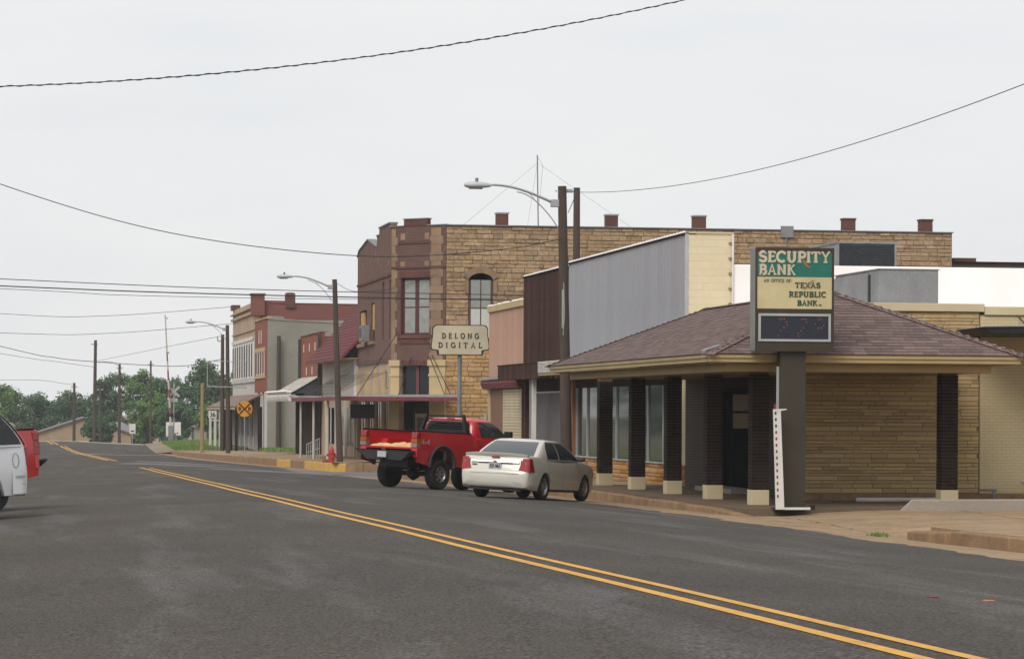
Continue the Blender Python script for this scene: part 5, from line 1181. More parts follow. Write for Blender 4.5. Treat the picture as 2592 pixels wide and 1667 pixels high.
# --- white sedan
car_white = mat('car_paint_white', (.50, .475, .42), .22, var=.02, spec=.5, coat=.5)
tail_red = mat('tail_lamp_red', (.28, .012, .016), .15, spec=.7)
tail_clear = mat('tail_lamp_clear', (.22, .14, .13), .15, spec=.7)
seam_m = mat('panel_gap', (.05, .05, .05), .8)
alloy = mat('alloy_rim', (.33, .33, .33), .35, metal=.7)
sky_glass = mat('car_glass', (.035, .047, .05), .04, spec=1.0)  # bluish base colour stands in for reflected sky
plate_m = mat('licence_plate', (.42, .43, .47), .5)
def sedan():
    t = thing('sedan', 'white four door sedan with red tail lamps parked at an angle before the bank porch', 'car')
    WM[t.name] = I4
    tab = [(-1.115, .42, .60, .68), (-1.09, .34, .66, .80), (-1.05, .29, .70, .85), (-1.03, .27, .93, .862), (-.985, .25, 1.005, .868), (-.9, .235, 1.035, .875), (-.4, .21, 1.04, .885), (0, .20, .99, .888), (1.2, .20, .95, .888), (2.2, .20, .97, .885), (2.42, .20, .985, .883), (2.9, .20, .93, .875), (3.25, .21, .86, .85), (3.45, .22, .78, .80), (3.58, .25, .70, .72), (3.65, .30, .62, .62), (3.68, .36, .54, .50)]
    s = [(.15, .93), (.3, .965), (.5, 1.0), (.62, 1.0), (.75, .985), (.9, .955), (1.0, .93), (1.1, .91)]
    xs = sorted(set([-1.115, -1.09, -1.06, -1.03, -1.0, -.97, -.93, -.88] + frange(-.8, 3.2, 90) + [3.25, 3.3, 3.38, 3.45, 3.52, 3.58, 3.62, 3.65, 3.68]))
    shell(tab, s, ((0, .365, .30), (2.70, .365, .30)), xs).build('body', car_white, t, smooth=True, sharp=38)
    B('underbody', black, t, -.8, 3.3, -.62, .62, .20, .5); B('rear_valance', black, t, -1.0, -.75, -.66, .66, .19, .33)
    cabt = [(.95, -.50, 2.50, .815), (1.05, -.36, 2.30, .80), (1.15, -.19, 2.08, .765), (1.25, .0, 1.84, .715), (1.34, .20, 1.60, .665), (1.40, .36, 1.42, .62), (1.435, .50, 1.25, .56)]
    cb = Cabin(cabt, .12, .08); zz = [.95, 1.0, 1.05, 1.1, 1.15, 1.2, 1.25, 1.3, 1.34, 1.375, 1.40, 1.42, 1.435]
    roof = cb.body(zz, .03).build('cabin', car_white, t, smooth=True, sharp=60)
    g = [1.03, 1.08, 1.15, 1.22, 1.29, 1.345, 1.385]
    cb.end_glass(cb.rear, g, .88).build('rear_window', sky_glass, t, smooth=True); cb.end_glass(cb.front, g, .88).build('windshield', sky_glass, t, smooth=True)
    for sg in (1, -1):
        tl = lambda z: .215 - .14 * max(0, (z - 1.0) / .4) ; tr = lambda z: .93
        zs = [.985, 1.03, 1.1, 1.17, 1.24, 1.30, 1.345, 1.37]
        cb.side_glass(zs, tl, lambda z: .46, sg).build('rear_door_glass', sky_glass, t, smooth=True); cb.side_glass(zs, lambda z: .485, tr, sg).build('front_door_glass', sky_glass, t, smooth=True)
        cb.side_glass([1.371, 1.392], lambda z: .08, lambda z: .93, sg, .004).build('drip_rail', seam_m, t)
        for x0, sl in ((.32, -.06), (1.16, .02), (2.18, .04)): side_strip(tab, s, x0, x0 + .010, .30, .93, sg, .003, seam_m, 'door_gap', t, 1, 10, sl)
        side_strip(tab, s, .42, 2.2, .46, .475, sg, .004, mat('body_line', (.66, .65, .61), .3), 'side_moulding', t, 8, 1)
        for x in (.42, 1.28): side_strip(tab, s, x, x + .16, .80, .835, sg, .03, car_white, 'door_handle', t, 2, 2)
        side_strip(tab, s, .30, 2.30, .20, .26, sg, .006, black, 'sill', t, 8, 2)
        mb = MB().lathe([(.0, -.07), (.06, -.05), (.085, .0), (.07, .05), (.0, .07)], 10); mb.xf(Matrix.Translation((2.05, sg * .99, 1.02)) @ Matrix.Diagonal((1.0, 1.25, .85, 1))).build('door_mirror', seam_m, t, smooth=True)
        B('mirror_arm', black, t, 2.03, 2.10, min(sg * .84, sg * .95), max(sg * .84, sg * .95), .97, 1.0)
        # tail lamp wrapping the corner
        rows = []
        for z in frange(.655, .965, 7):
            q = (z - .655) / .31; inner = .60 + .10 * q; r = []
            pts = [(-1.082 + .055 * q, inner), (-1.082 + .055 * q, inner + .10), (-1.080 + .055 * q, .80), (-1.062 + .05 * q, .857), (-1.0 + .02 * q, .886 - .02 * q), (-.89 - .03 * q, .897 - .026 * q), (-.74 - .12 * q, .900 - .028 * q)]
            rows.append([(x, sg * y, z) for x, y in pts])
        tl_ = MB().grid(rows, flip=(sg < 0)).build('tail_lamp', tail_red, t, smooth=True)
        rows2 = [[(x - .004, y * 1.004, z) for (x, y, z) in r[1:3]] for r in rows[4:6]]; MB().grid(rows2, flip=(sg < 0)).build('reversing_lamp', tail_clear, tl_)
        wheel(t, 0, sg * .775, .318, .205, .215, alloy, 5, sg); wheel(t, 2.70, sg * .775, .318, .205, .215, alloy, 5, sg)
    # rear bumper skin, trunk details
    rows = []
    for z, ins in ((.275, .06), (.31, .025), (.40, .004), (.52, .0), (.60, .006), (.635, .018), (.648, .045)):
        P = [(-.50, .897 - ins * .4), (-.75, .898 - ins * .4), (-.93, .885 - ins * .6), (-1.03, .85 - ins * .7), (-1.085, .77 - ins * .3)]
        r = [(x, y, z) for x, y in P] + [(-1.125 + ins + .02 * (abs(f) ** 2), .60 * f, z) for f in (1, .5, 0, -.5, -1)]; r = [(p[0] + (ins if p[0] < -1.0 and abs(p[1]) > .6 else 0), p[1], p[2]) for p in r]
        rows.append(r + [(x, -y, z) for x, y in reversed(P)])
    MB().grid(rows).build('rear_bumper', car_white, t, smooth=True, sharp=40)
    MB().box(-1.128, -1.11, -.62, .62, .596, .606).build('bumper_crease', car_white, t)
    for y in (-.66, .66): MB().box(-1.062, -1.04, y - .004, y + .004, .66, .93).build('trunk_gap', seam_m, t)
    MB().box(-1.075, -1.05, -.655, .655, .648, .656).build('trunk_gap', seam_m, t)
    MB().hexa([(-1.085, -.62, .858), (-1.05, -.62, .858), (-1.05, .62, .858), (-1.085, .62, .858), (-1.075, -.62, .885), (-1.05, -.62, .885), (-1.05, .62, .885), (-1.075, .62, .885)]).build('chrome_strip', chrome, t)
    MB().box(-1.079, -1.05, -.44, .44, .842, .857).build('reflector_strip', mat('dark_red_trim', (.07, .012, .014), .3), t)
    rows = [[(x + .06 * abs(f) ** 2, f * .80, z - .035 * abs(f) ** 3) for f in frange(-1, 1, 10)] for x, z in ((-1.02, 1.0), (-1.06, 1.045), (-1.07, 1.085), (-1.0, 1.09), (-.90, 1.06))]
    MB().grid(rows).build('spoiler', car_white, t, smooth=True, sharp=50); MB().box(-1.05, -1.03, -.10, .10, .955, .99).build('brake_lamp', tail_red, t)
    pl = MB().box(-1.085, -1.055, -.155, .155, .70, .835).build('licence_plate', plate_m, t)
    q = lettering('333', -.13, 0, .075, .11, .16, letter_dark, pl, stroke=.22, th=.004); q.matrix_basis = Matrix.Translation((-1.087, 0, .735)) @ Matrix.Rotation(R(-90), 4, 'Z')
    q = lettering('662', .02, 0, .075, .11, .16, letter_dark, pl, stroke=.22, th=.004); q.matrix_basis = Matrix.Translation((-1.087, 0, .735)) @ Matrix.Rotation(R(-90), 4, 'Z')
    mb = MB().box(-1.092, -1.084, -.05, .05, .868, .884).box(-1.093, -1.083, -.02, .02, .858, .894); mb.build('emblem', mat('gold_emblem', (.45, .32, .10), .35, metal=.6), t)
    mb = MB(); 
    for k in range(5): mb.box(-1.068, -1.056, .47 + k * .026, .49 + k * .026, .775, .80)
    mb.build('model_badge', seam_m, t)
    return t
sd = sedan(); place(sd, 11.955, 71.0, R(32))

# --- pickups
red_paint = mat('truck_paint_red', (.44, .011, .018), .28, var=.03, spec=.5, coat=.45)
bed_red = mat('bed_paint_red', (.40, .013, .02), .5, scale=3, spec=.3)
flare_m = mat('grey_fender_flare', (.045, .045, .047), .7)
amber = mat('amber_lamp', (.30, .085, .012), .25)
def pickup(label, lift, rt, gate, paint, rack, az=None):
    t = thing('pickup_truck', label, 'pickup truck'); WM[t.name] = I4; d = lift
    s = [(.6 + d, .965), (.8 + d, .985), (1.0 + d, 1.0), (1.15 + d, .995), (1.25 + d, .985), (1.40 + d, .965)]
    xs = frange(-1.16, 1.36, 70); ar = .50 + .02; zr = 1.42 + d; az = az or rt + .03
    # bed sides
    for sg in (1, -1):
        rows = []
        for x in xs:
            za = .50 + d + (.16 if x < -.6 else 0) * (-.6 - x)
            if abs(x) < ar + .03: za = max(za, az + math.sqrt(max(0, (ar + .03) ** 2 - x * x)))
            rows.append([(x, sg * 1.0 * lerp_tab(s, za + (zr - za) * j / 9)[0], za + (zr - za) * j / 9) for j in range(10)] + [(x, sg * .93, zr + .015), (x, sg * .86, zr), (x, sg * .845, 1.0 + d)])
        MB().grid(rows, flip=(sg > 0)).build('bed_side', paint, t, smooth=True, sharp=40)
        rows = []
        for k in range(23):       # flare
            t_ = (k - 1) / 20; a = math.pi * min(1, max(0, t_)); c_, s_ = math.cos(a), math.sin(a); dz = -.03 if k in (0, 22) else 0
            rows.append([(r * c_, sg * y, az + r * s_ + dz) for r, y in ((ar - .01, .95), (ar + .01, 1.03), (ar + .07, 1.035), (ar + .095, .995))])
        MB().grid(rows, flip=(sg < 0)).build('fender_flare', flare_m, t, smooth=True)
        B('rail_cap', black, t, -1.14, 1.34, min(sg * .84, sg * .97), max(sg * .84, sg * .97), zr + .016, zr + .045, .01)
        y0 = sg * .97; ya, yb = min(sg * .80, sg * 1.0), max(sg * .80, sg * 1.0)
        tl = B('tail_lamp', tail_red, t, -1.185, -1.02, ya, yb, 1.22 + d, zr - .02, .02); B('amber_lens', amber if rack else tail_red, tl, -1.19, -1.018, ya - .002, yb + .003, 1.10 + d, 1.218 + d, .01); B('clear_lens', tail_clear if rack else tail_red, tl, -1.188, -1.018, ya - .002, yb + .003, .98 + d, 1.098 + d, .01)
        B('bed_corner', paint, t, -1.16, -1.05, ya, yb, .72 + d, .978 + d, .01)
    B('bed_floor', bed_red, t, -1.15, 1.33, -.84, .84, .93 + d, .98 + d); B('bed_front', bed_red, t, 1.28, 1.34, -.86, .86, .98 + d, zr)
    for sg in (1, -1): MB().prism([(-.55, .98 + d), (-.42, 1.2 + d), (.42, 1.2 + d), (.55, .98 + d)], 'y', min(sg * .62, sg * .845), max(sg * .62, sg * .845)).build('wheel_housing', bed_red, t)
    for sg in (1, -1):
        B('wheel_liner', black, t, -.53, .53, min(sg * .58, sg * .62), max(sg * .58, sg * .62), .5, az + .53); B('wheel_liner', black, t, -.5, .5, min(sg * .621, sg * .93), max(sg * .621, sg * .93), az + .515, az + .53)
    if gate:
        MB().box(-1.165, -1.09, -.79, .79, .98 + d, zr + .005).build('tailgate', paint, t, bevel=.02); B('tailgate_handle', black, t, -1.18, -1.164, -.12, .12, 1.26 + d, 1.33 + d)
    # bumper
    MB().hexa([(-1.34, -.62, .60 + d), (-1.17, -.62, .60 + d), (-1.17, .62, .60 + d), (-1.34, .62, .60 + d), (-1.42, -.98, .86 + d), (-1.17, -.98, .86 + d), (-1.17, .98, .86 + d), (-1.42, .98, .86 + d)]).build('rear_bumper', flare_m, t, bevel=.02)
    B('step_pad', black, t, -1.43, -1.18, .18, .95, .862 + d, .885 + d); B('step_pad', black, t, -1.43, -1.18, -.95, -.18, .862 + d, .885 + d)
    B('licence_plate', plate_m, t, -1.455, -1.425, -.15, .15, .68 + d, .84 + d); MB().cyl((-1.5, 0, .62 + d), (-1.3, 0, .62 + d), .035).build('tow_bar', black, t)
    # cab and bonnet
    tab = [(1.40, .60 + d, 1.44 + d, .965), (1.6, .55 + d, 1.36 + d, .985), (2.8, .55 + d, 1.34 + d, .99), (3.1, .6 + d, 1.36 + d, .985), (3.8, .62 + d, 1.32 + d, .965), (4.3, .62 + d, 1.22 + d, .93), (4.42, .65 + d, 1.1 + d, .90), (4.45, .7 + d, .95 + d, .86)]
    s2 = [(.5 + d, .95), (.8 + d, .99), (1.0 + d, 1.0), (1.15 + d, .995), (1.25 + d, .98), (1.45 + d, .95)]
    shell(tab, s2, ((3.38, ar, az),), frange(1.40, 4.45, 80)).build('cab_body', paint, t, smooth=True, sharp=40)
    cabt = [(1.30 + d, 1.42, 3.30, .93), (1.42 + d, 1.44, 3.12, .915), (1.55 + d, 1.47, 2.92, .885), (1.68 + d, 1.51, 2.72, .845), (1.78 + d, 1.56, 2.54, .80), (1.84 + d, 1.62, 2.40, .74), (1.87 + d, 1.70, 2.28, .68)]
    cb = Cabin(cabt, .10, .03); zz = [1.30 + d + .57 * k / 14 for k in range(15)]
    cb.body(zz, .03).build('cab_roof', paint, t, smooth=True, sharp=60)
    g = [1.43 + d, 1.5 + d, 1.58 + d, 1.66 + d, 1.74 + d, 1.79 + d]
    cb.end_glass(cb.rear, g, .86).build('rear_window', glass, t, smooth=True); cb.end_glass(cb.front, g, .90).build('windshield', sky_glass, t, smooth=True)
    MB().box(1.555, 1.60, -.12, .12, 1.845 + d, 1.885 + d).build('brake_lamp', tail_red, t)
    for sg in (1, -1):
        cb.side_glass([1.38 + d, 1.45 + d, 1.55 + d, 1.65 + d, 1.74 + d, 1.79 + d], lambda z: .20, lambda z: .93, sg).build('door_glass', sky_glass, t, smooth=True)
        for x in (1.66, 2.95): side_strip(tab, s2, x, x + .012, .62 + d, 1.30 + d, sg, .003, seam_m, 'door_gap', t, 1, 8)
        side_strip(tab, s2, 1.74, 1.92, 1.12 + d, 1.16 + d, sg, .03, paint, 'door_handle', t, 2, 2)
        B('door_mirror', black, t, 2.75, 2.9, min(sg * 1.02, sg * 1.25), max(sg * 1.02, sg * 1.25), 1.36 + d, 1.58 + d, .03); B('mirror_arm', black, t, 2.78, 2.84, min(sg * .9, sg * 1.03), max(sg * .9, sg * 1.03), 1.40 + d, 1.45 + d)
        wheel(t, 0, sg * .84, rt, .29, rt * .54, alloy, 6, sg); wheel(t, 3.38, sg * .84, rt, .29, rt * .54, alloy, 6, sg)
        if gate: continue
        q = lettering('4x4', 0, 0, .13, .36, .1, alum, t, stroke=.2, th=.003, name='decal')
        q.matrix_basis = Matrix.Translation((-.98 if sg < 0 else -.62, sg * 1.004, 1.08 + d)) @ Matrix.Rotation(0 if sg < 0 else math.pi, 4, 'Z')
    B('chassis', black, t, -.9, 4.1, -.5, .5, .45 + d * .8, .62 + d); MB().cyl((0, -.8, rt), (0, .8, rt), .07).build('axle', black, t); MB().lathe([(.02, -.2), (.17, -.1), (.19, 0), (.17, .1), (.02, .2)], 12, (0, 0, rt)).build('differential', black, t)
    B('grille', chrome, t, 4.44, 4.48, -.6, .6, .85 + d, 1.08 + d); 
    for sg in (1, -1): B('headlight', tail_clear, t, 4.40, 4.47, min(sg * .62, sg * .86), max(sg * .62, sg * .86), .88 + d, 1.08 + d, .02)
    B('front_bumper', flare_m, t, 4.42, 4.56, -.95, .95, .55 + d, .80 + d, .03)
    if rack:
        for sg in (1, -1): MB().hexa([(1.20, sg * .80 - .04, zr + .03), (1.36, sg * .80 - .04, zr + .03), (1.36, sg * .80 + .04, zr + .03), (1.20, sg * .80 + .04, zr + .03), (1.28, sg * .64 - .035, 1.98 + d), (1.36, sg * .64 - .035, 1.98 + d), (1.36, sg * .64 + .035, 1.98 + d), (1.28, sg * .64 + .035, 1.98 + d)]).build('rack_post', black, t)
        B('rack_rail', black, t, 1.29, 1.36, -.70, .70, 1.90 + d, 1.945 + d)
        for k in range(5): z = 1.52 + d + k * .072; B('rack_slat', black, t, 1.29, 1.33, -.74 + k * .018, .74 - k * .018, z, z + .028)
        B('rack_base', black, t, 1.2, 1.36, -.86, .86, zr + .046, zr + .10)
    return t
p1 = pickup('red pickup without tailgate, with black headache rack and big tyres beside the white sedan', .15, .42, False, red_paint, True, .64)
place(p1, 11.14, 82.6, R(46))
# cargo in its bed
cg = thing('cargo_bundle', 'crumpled tan paper bundle lying at the open end of the red pickup bed', 'bundle'); WM[cg.name] = I4
paper = mat('tan_paper', (.62, .40, .17), .85, scale=6, col2=(.48, .29, .12), bump=.5, bscale=9)
def lump(x0, x1, y0, y1, z0, h, seed):
    r = random.Random(seed); rows = []
    for i in range(13):
        t_ = i / 12; row = []
        for k in range(9):
            a = math.pi * k / 8; e = (math.sin(math.pi * min(.97, max(.03, t_))) ** .35)
            row.append((x0 + (x1 - x0) * (.5 - .5 * math.cos(a)) + r.uniform(-.02, .02), y0 + (y1 - y0) * t_, z0 + h * e * math.sin(a) ** .7 * (1 + r.uniform(-.18, .18)) if 0 < k < 8 else z0))
        rows.append(row)
    return MB().grid(rows)
zf = .98 + .15
lump(-1.12, -.72, -.78, .05, zf, .13, 3).build('paper_roll', paper, cg, smooth=True); lump(-1.1, -.75, -.05, .70, zf, .09, 9).build('paper_sheet', paper, cg, smooth=True)
cg.matrix_world = p1.matrix_world.copy()

# --- vehicles on the left kerb
p3 = pickup('red pickup with closed tailgate on the far side of the white utility vehicle', .02, .37, True, red_paint, False)
A3 = R(180 + 43)
def place_corner(t, Xc, Yc, ang, back, half):   # rear-left corner at (Xc,Yc)
    h = Vector((math.sin(ang), math.cos(ang))); l = Vector((-h.y, h.x)); o = Vector((Xc, Yc)) + h * back - l * half; place(t, o.x, o.y, ang)
place_corner(p3, .70, 55.6, A3, 1.30, .98)
def suv():
    t = thing('utility_vehicle', 'white utility vehicle with dark sloping rear side glass parked across the road from the bank', 'car'); WM[t.name] = I4
    s = [(.3, .95), (.6, .99), (.8, 1.0), (1.0, .99), (1.15, .97), (1.25, .95)]
    tab = [(-1.06, .50, .74, .80), (-1.03, .44, .80, .88), (-1.0, .42, 1.10, .90), (-.97, .40, 1.20, .91), (-.9, .38, 1.24, .92), (2.4, .36, 1.20, .925), (2.7, .36, 1.18, .92), (3.4, .40, 1.08, .90), (3.6, .45, .95, .84), (3.66, .5, .8, .75)]
    xs = [-1.06, -1.03, -1.01, -.99, -.97, -.94] + frange(-.9, 3.5, 80) + [3.55, 3.6, 3.63, 3.66]
    paint = mat('car_paint_cool_white', (.66, .67, .69), .25, var=.03, spec=.5, coat=.5)
    shell(tab, s, ((0, .43, .37), (2.85, .43, .37)), xs).build('body', paint, t, smooth=True, sharp=38)
    cabt = [(1.18, -.99, 2.75, .90), (1.32, -.90, 2.58, .885), (1.47, -.78, 2.40, .86), (1.61, -.64, 2.22, .825), (1.73, -.50, 2.05, .785), (1.82, -.38, 1.9, .74), (1.87, -.25, 1.75, .68)]
    cb = Cabin(cabt, .12, .05); cb.body([1.18 + .69 * k / 14 for k in range(15)], .03).build('cabin', paint, t, smooth=True, sharp=60)
    g = [1.25, 1.36, 1.47, 1.58, 1.69, 1.78]
    cb.end_glass(cb.rear, g, .88).build('rear_window', glass, t, smooth=True); cb.end_glass(cb.front, g, .9).build('windshield', sky_glass, t, smooth=True)
    for sg in (1, -1):
        zs = [1.215, 1.32, 1.44, 1.56, 1.68, 1.77]
        for a, b in ((.022, .30), (.315, .60), (.615, .95)): cb.side_glass(zs, (lambda z, a=a: a), (lambda z, b=b: b), sg).build('side_glass', glass, t, smooth=True)
        MB().tube([cb.rear(sg * .985, z, .01) for z in frange(1.2, 1.84, 8)], .014, 5).build('pillar_trim', seam_m, t)
        mb = MB()
        for k in range(22): p_ = cb.rear(sg * .985, 1.2 + .64 * k / 21, .022); mb.box(p_[0] - .012, p_[0] + .004, p_[1] - .012, p_[1] + .012, p_[2] - .008, p_[2] + .006)
        mb.build('pillar_dots', white_paint, t)  # row of small white dots along the rear pillar edge
        rows = [[(x, sg * (.925 - .03 * q), z) for x, q in ((-.62, 0), (-.8, 0), (-.96, .8))] + [(-1.05, sg * .84, z), (-1.09, sg * .6, z), (-1.1, 0, z)] for z in (.40, .45, .62, .72, .76)]
        MB().grid(rows, flip=(sg < 0)).build('rear_bumper', paint, t, smooth=True)
        side_strip(tab, s, -.93, -.70, .66, .70, sg, .02, alum, 'bumper_strip', t, 2, 2); side_strip(tab, s, -.94, -.72, .55, .556, sg, .012, seam_m, 'bumper_gap', t, 2, 1)
        mb = MB(); ribbon(mb, arc(0, 0, .075, .12, 0, 360, 18), .006, th=.004); q = mb.build('fuel_door', seam_m, t); q.matrix_basis = Matrix.Translation((-.72, sg * .921, .95)) @ Matrix.Rotation(0 if sg < 0 else math.pi, 4, 'Z')
        B('tail_lamp', tail_red, t, -1.02, -.975, min(sg * .72, sg * .905), max(sg * .72, sg * .905), .86, 1.16, .01)
        wheel(t, 0, sg * .80, .37, .24, .21, alloy, 5, sg); wheel(t, 2.85, sg * .80, .37, .24, .21, alloy, 5, sg)
    B('tow_hitch', black, t, -1.14, -.95, -.7, .7, .36, .42); B('underbody', black, t, -.8, 3.2, -.6, .6, .3, .6)
    return t
place_corner(suv(), .41, 50.2, A3, 1.08, .90)
# ------------------------------------------------------------------ trees
def tree(label, x, y, zb, h, rx, rz, n, m, seed, name='tree', trunk=.28, low=.30):
    r = random.Random(seed); t = thing(name, label, 'tree', (x, y, zb), 'trees beyond the crossing')
    cz = zb + h - rz
    mb = MB().tube([(x, y, zb - .4), (x + r.uniform(-.2, .2), y, zb + h * .3), (x + r.uniform(-.4, .4), y, zb + h * .6)], [trunk, trunk * .75, trunk * .4], 8)
    for k in range(7):
        a = r.uniform(0, 6.28); e = (x + math.cos(a) * rx * .6, y + math.sin(a) * rx * .6, cz + r.uniform(-.4, .5) * rz); mb.tube([(x, y, zb + h * r.uniform(.25, .5)), ((x + e[0]) / 2, (y + e[1]) / 2, (zb + h * .4 + e[2]) / 2 + .3), e], [trunk * .4, trunk * .28, .04], 5)
    mb.build('trunk', bark, t, smooth=True)
    bl = []
    for k in range(46):
        a, u_, q = r.uniform(0, 6.28), r.uniform(-1, 1), r.uniform(.25, 1) ** .55 * r.uniform(.8, 1.12); c = math.sqrt(1 - u_ * u_)
        bl.append((x + rx * .84 * q * c * math.cos(a), y + rx * .84 * q * c * math.sin(a), cz + rz * .86 * q * u_, r.choice((.10, .16, .22, .3)) * min(rx, rz) + .25))
    mb = MB(); wts = [b[3] ** 2 for b in bl]; pick = r.choices(range(len(bl)), wts, k=n)
    for k in range(n):
        b = bl[pick[k]]; a, u_ = r.uniform(0, 6.28), r.uniform(-.9, 1); c = math.sqrt(max(0, 1 - u_ * u_)); q = b[3] * (r.uniform(.5, 1.1) + (r.expovariate(7) if r.random() < .25 else 0))
        p = Vector((b[0] + q * c * math.cos(a), b[1] + q * c * math.sin(a), b[2] + q * u_ * .8)); sz = r.uniform(.12, .30)
        nrm = Vector((c * math.cos(a) + r.uniform(-.9, .9), c * math.sin(a) + r.uniform(-.9, .9), u_ + r.uniform(-.5, 1.0))).normalized(); tx = nrm.orthogonal().normalized(); tx.rotate(Matrix.Rotation(r.uniform(0, 6.28), 3, nrm)); ty = nrm.cross(tx)
        mb.add([p - tx * sz, p - ty * sz * .55, p + tx * sz, p + ty * sz * .55], [(0, 1, 2, 3)])
    mb.build('crown', m, t); return t
TB = lambda y: zc(y) - .7
for i, (px, y, top, rx, rz, m, lab) in enumerate((
    (-1.2, 455, 7.2, 4.6, 5.6, leaf_b, 'broad green tree beyond the gable end of the tan house'),
    (4.6, 470, 5.9, 4.6, 4.9, leaf_a, 'dark round tree behind the lower roof slope of the tan gabled house'),
    (9.6, 465, 5.9, 4.2, 4.9, leaf_a, 'dark green tree behind the peak of the tan gabled house'),
    (-8.0, 460, 6.5, 4.6, 5.2, leaf_b, 'green tree beyond the road crest, farthest from the crossing signal'),
    (12.4, 416, 3.4, 2.4, 3.6, leaf_a, 'low dark bushy tree growing in front of the tan gabled house'),
    (15.4, 452, 9.4, 3.6, 6.0, leaf_a, 'tall tree with an open ragged top behind the tall leaning pole'),
    (19.6, 448, 9.5, 3.6, 6.4, leaf_b, 'tall green tree just behind the small pale house'),
    (18.6, 404, 5.2, 3.0, 3.6, leaf_b, 'bright rounded tree in front of the small pale house'),
    (23.4, 440, 8.6, 3.6, 6.0, leaf_a, 'dark tree beside the raised crossing gate'),
    (27.4, 425, 9.5, 4.4, 6.4, leaf_a, 'tall spreading dark tree behind the crossing signal'),
    (31.3, 430, 9.7, 4.2, 6.6, leaf_b, 'tall green tree behind the pale timber post'),
    (25.2, 352, 4.2, 3.2, 3.3, leaf_b, 'lower bright green tree beside the porch roof of the painted building'),
    (21.8, 400, 4.0, 2.8, 3.4, leaf_a, 'dark low tree hanging over the billboard by the crossing'),
    (29.0, 356, 5.0, 3.0, 3.6, leaf_a, 'dark tree behind the porch posts of the painted building'))):
    zb = TB(y); tree(lab, px, y, zb, top - zb, rx, rz, 8500, m, 100 + i)
def shrub(x, y, zb, h, rx, lab, seed): 
    o = tree(lab, x, y, zb, h, rx, h * .55, 1400, leaf_a, seed, 'shrub', .07); o['category'] = 'shrub'; o['group'] = 'shrubs beyond the crossing'
for i, (x, y, h, rx, lab) in enumerate(((20.5, 372, 2.6, 1.6, 'low shrub below the billboard by the crossing'), (11.6, 428, 2.0, 1.3, 'low shrub at the corner of the tan gabled house nearest the small house'), (18.9, 424, 2.4, 1.2, 'low shrub at the corner of the small pale house nearest the crossing'), (28.6, 375, 2.3, 1.4, 'low shrub beside the shed below the crossbuck'))): shrub(x, y, TB(y), h, rx, lab, 300 + i)
# trees across the street (seen mirrored in the shop windows)
for i, (x, y, h, rx, lab) in enumerate(((-20, 150, 9, 5, 'first leafy street tree across the road from the sandstone building'), (-24, 172, 11, 6, 'leafy street tree across the road from the red roofed store'), (-19, 196, 9, 5, 'leafy street tree across the road from the small brick store'), (-26, 222, 11, 6, 'leafy street tree across the road from the rendered building'), (-22, 250, 10, 6, 'leafy street tree across the road from the painted building'), (-27, 132, 10, 5, 'leafy street tree across the road beside the side street'), (-24, 285, 11, 6, 'leafy street tree across the road near the crossing'), (-33, 160, 12, 6, 'tall tree behind the street trees across from the red roofed store'), (-34, 185, 12, 6, 'tall tree behind the street trees across from the small brick store'), (-36, 210, 12, 7, 'tall tree behind the street trees across from the grassy lot'), (-34, 240, 12, 7, 'tall tree behind the street trees across from the rendered building'))):
    o = tree(lab, x, y, zc(y) - .6, h, rx, h * .46, 3800, leaf_b if i % 2 else leaf_a, 400 + i, 'street_tree'); o['group'] = 'trees across the street'

# ------------------------------------------------------------------ overhead wires
def wire(name, label, pts, r, group='overhead wires', twist=0):
    """smooth curve through given points (Catmull-Rom)"""
    P = [Vector(p) for p in pts]; P = [P[0] * 2 - P[1]] + P + [P[-1] * 2 - P[-2]]; out = []
    for i in range(1, len(P) - 2):
        for k in range(10):
            t = k / 10; a, b, c, d = P[i - 1:i + 3]
            out.append(.5 * ((2 * b) + (c - a) * t + (2 * a - 5 * b + 4 * c - d) * t * t + (3 * b - a - 3 * c + d) * t ** 3))
    out.append(P[-2]); o = MB().tube(out, r, 5).build(name, wire_m)
    if twist:      # second strand wound round the first
        L_ = sum((b - a).length for a, b in zip(out, out[1:])); n = int(L_ / twist * 6); q = []
        for k in range(n + 1):
            f = k / n * (len(out) - 1); i = min(int(f), len(out) - 2); p = out[i].lerp(out[i + 1], f - i); a = k * math.pi / 3
            q.append(p + Vector((0, math.cos(a), math.sin(a))) * r * 1.5)
        MB().tube(q, r * .8, 4).build('strand', wire_m, o)
    tag(o, label, 'wire'); return o
W1 = [(x, 45, 7.0 + .0567 * x + .00935 * x * x) for x in range(-20, 22, 2)]
wire('service_cable', 'thick twisted cable crossing high over the road', W1, .008, twist=.3)
wire('span_wire', 'sagging wire spanning the road to the lamp pole by the bank', [(-12, 82, 12.9), (-5, 83, 10.2), (-.24, 83, 8.37), (4.42, 83, 7.1), (9.6, 83, 6.54), (13.41, 83, 6.74), (15.6, 83.8, 7.15)], .012)
wire('span_wire', 'wire running from the top of the bank lamp pole along the kerb', [(15.75, y, 7.3246 + .0112 * (y - 58) + .001308 * (y - 58) ** 2) for y in range(84, 24, -4)], .008)
g3 = 'parallel wires over the side street'
for nm, pts, r in (('upper of the three wires over the side street', [(-30, 130, 8.9), (-.36, 130, 7.8), (11.4, 130, 7.46), (24.8, 130.4, 7.36)], .018), ('thickest middle wire of the three over the side street', [(-30, 130, 8.5), (-.36, 130, 7.5), (10.46, 130, 7.24), (24.8, 130.4, 7.12)], .026), ('thin lowest wire of the three over the side street', [(-30, 130, 8.4), (-.36, 130, 7.38), (5.1, 130, 7.16), (15.04, 130, 7.10), (24.8, 130.4, 7.3)], .012)):
    wire('span_wire', nm, pts, r)
wire('span_wire', 'wire rising to the upper corner of the painted building', [(-30, 250, 12), (-.68, 250, 10.11), (8.06, 250, 10.02), (18.8, 250, 10.9)], .02)
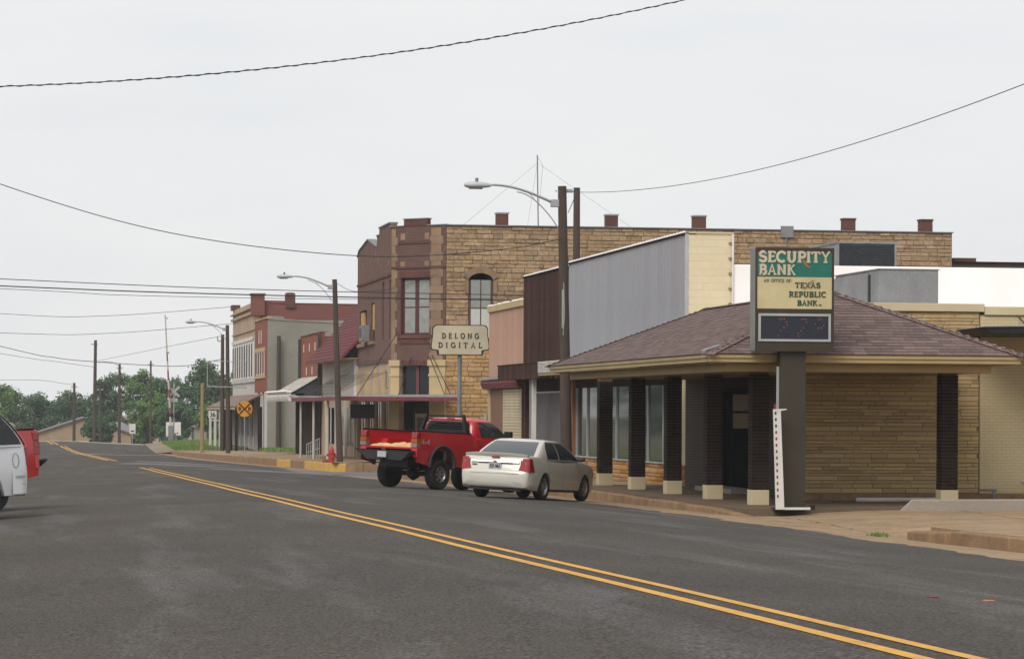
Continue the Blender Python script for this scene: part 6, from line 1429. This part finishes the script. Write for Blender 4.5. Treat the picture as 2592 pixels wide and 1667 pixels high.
wire('span_wire', 'wire rising to the upper window level of the painted building', [(-30, 250, 9.5), (-.67, 250, 8.52), (8.07, 250, 8.56), (18.8, 250, 9.5)], .02)
wire('span_wire', 'bundled cable sagging past the tall leaning pole', [(-30, 322, 16), (-.86, 322, 8.93), (4.95, 322, 7.76), (9.3, 322, 7.35), (18.0, 322, 6.95), (23.0, 322, 7.8)], .035)
wire('span_wire', 'lower cable sagging to the tall leaning pole', [(-30, 322, 13), (-.86, 322, 8.16), (5, 322, 7.34), (9.3, 322, 6.75)], .022)
wire('span_wire', 'thin wire reaching the short pole by the tan house', [(-30, 330, 3.6), (-.85, 330, 5.4), (7.25, 335, 5.0)], .02)
wire('span_wire', 'thin wire from the tall leaning pole up to the timber pole by the porch', [(9.2, 322, 7.4), (14, 280, 8.0), (16.1, 228, 7.9)], .018)
wire('span_wire', 'wire from the lamp pole by the hydrant up to the sandstone parapet', [(15.4, 142.3, 8.35), (16.6, 144, 8.0), (19.0, 147.9, 8.35), (20.9, 146.2, 9.0)], .012)

# scraps of litter on the road
for (x, y, m, lab) in ((7.1, 22.4, redm, 'flattened red scrap lying on the road across from the bank sign'), (7.45, 22.1, mat('orange_scrap', (.5, .2, .08), .7), 'small orange scrap lying on the road across from the bank sign'), (12.6, 149, white_paint, 'white scrap lying on the road near the far kerb')):
    o = MB().slab([(x, y), (x + .07, y + .015), (x + .08, y + .07), (x + .03, y + .1), (x - .015, y + .06)], RD(x, y) + .013, RD(x, y) + .02).build('litter', m); tag(o, lab, 'litter')

# thin summer haze: a closed box of pale air round the whole scene
hz = MB().box(-900, 900, -300, 900, -9, 24).build('haze', None)
hm_ = bpy.data.materials.new('haze_air'); hm_.use_nodes = True; hn = hm_.node_tree; hn.nodes.clear()
ho_ = hn.nodes.new('ShaderNodeOutputMaterial'); pv = hn.nodes.new('ShaderNodeVolumePrincipled'); hn.links.new(pv.outputs[0], ho_.inputs['Volume'])
pv.inputs['Color'].default_value = (.93, .95, .97, 1); pv.inputs['Density'].default_value = .00022
hz.data.materials.append(hm_); hz['kind'] = 'stuff'; hz['label'] = 'thin pale summer haze in the air over the street'; hz['category'] = 'haze'
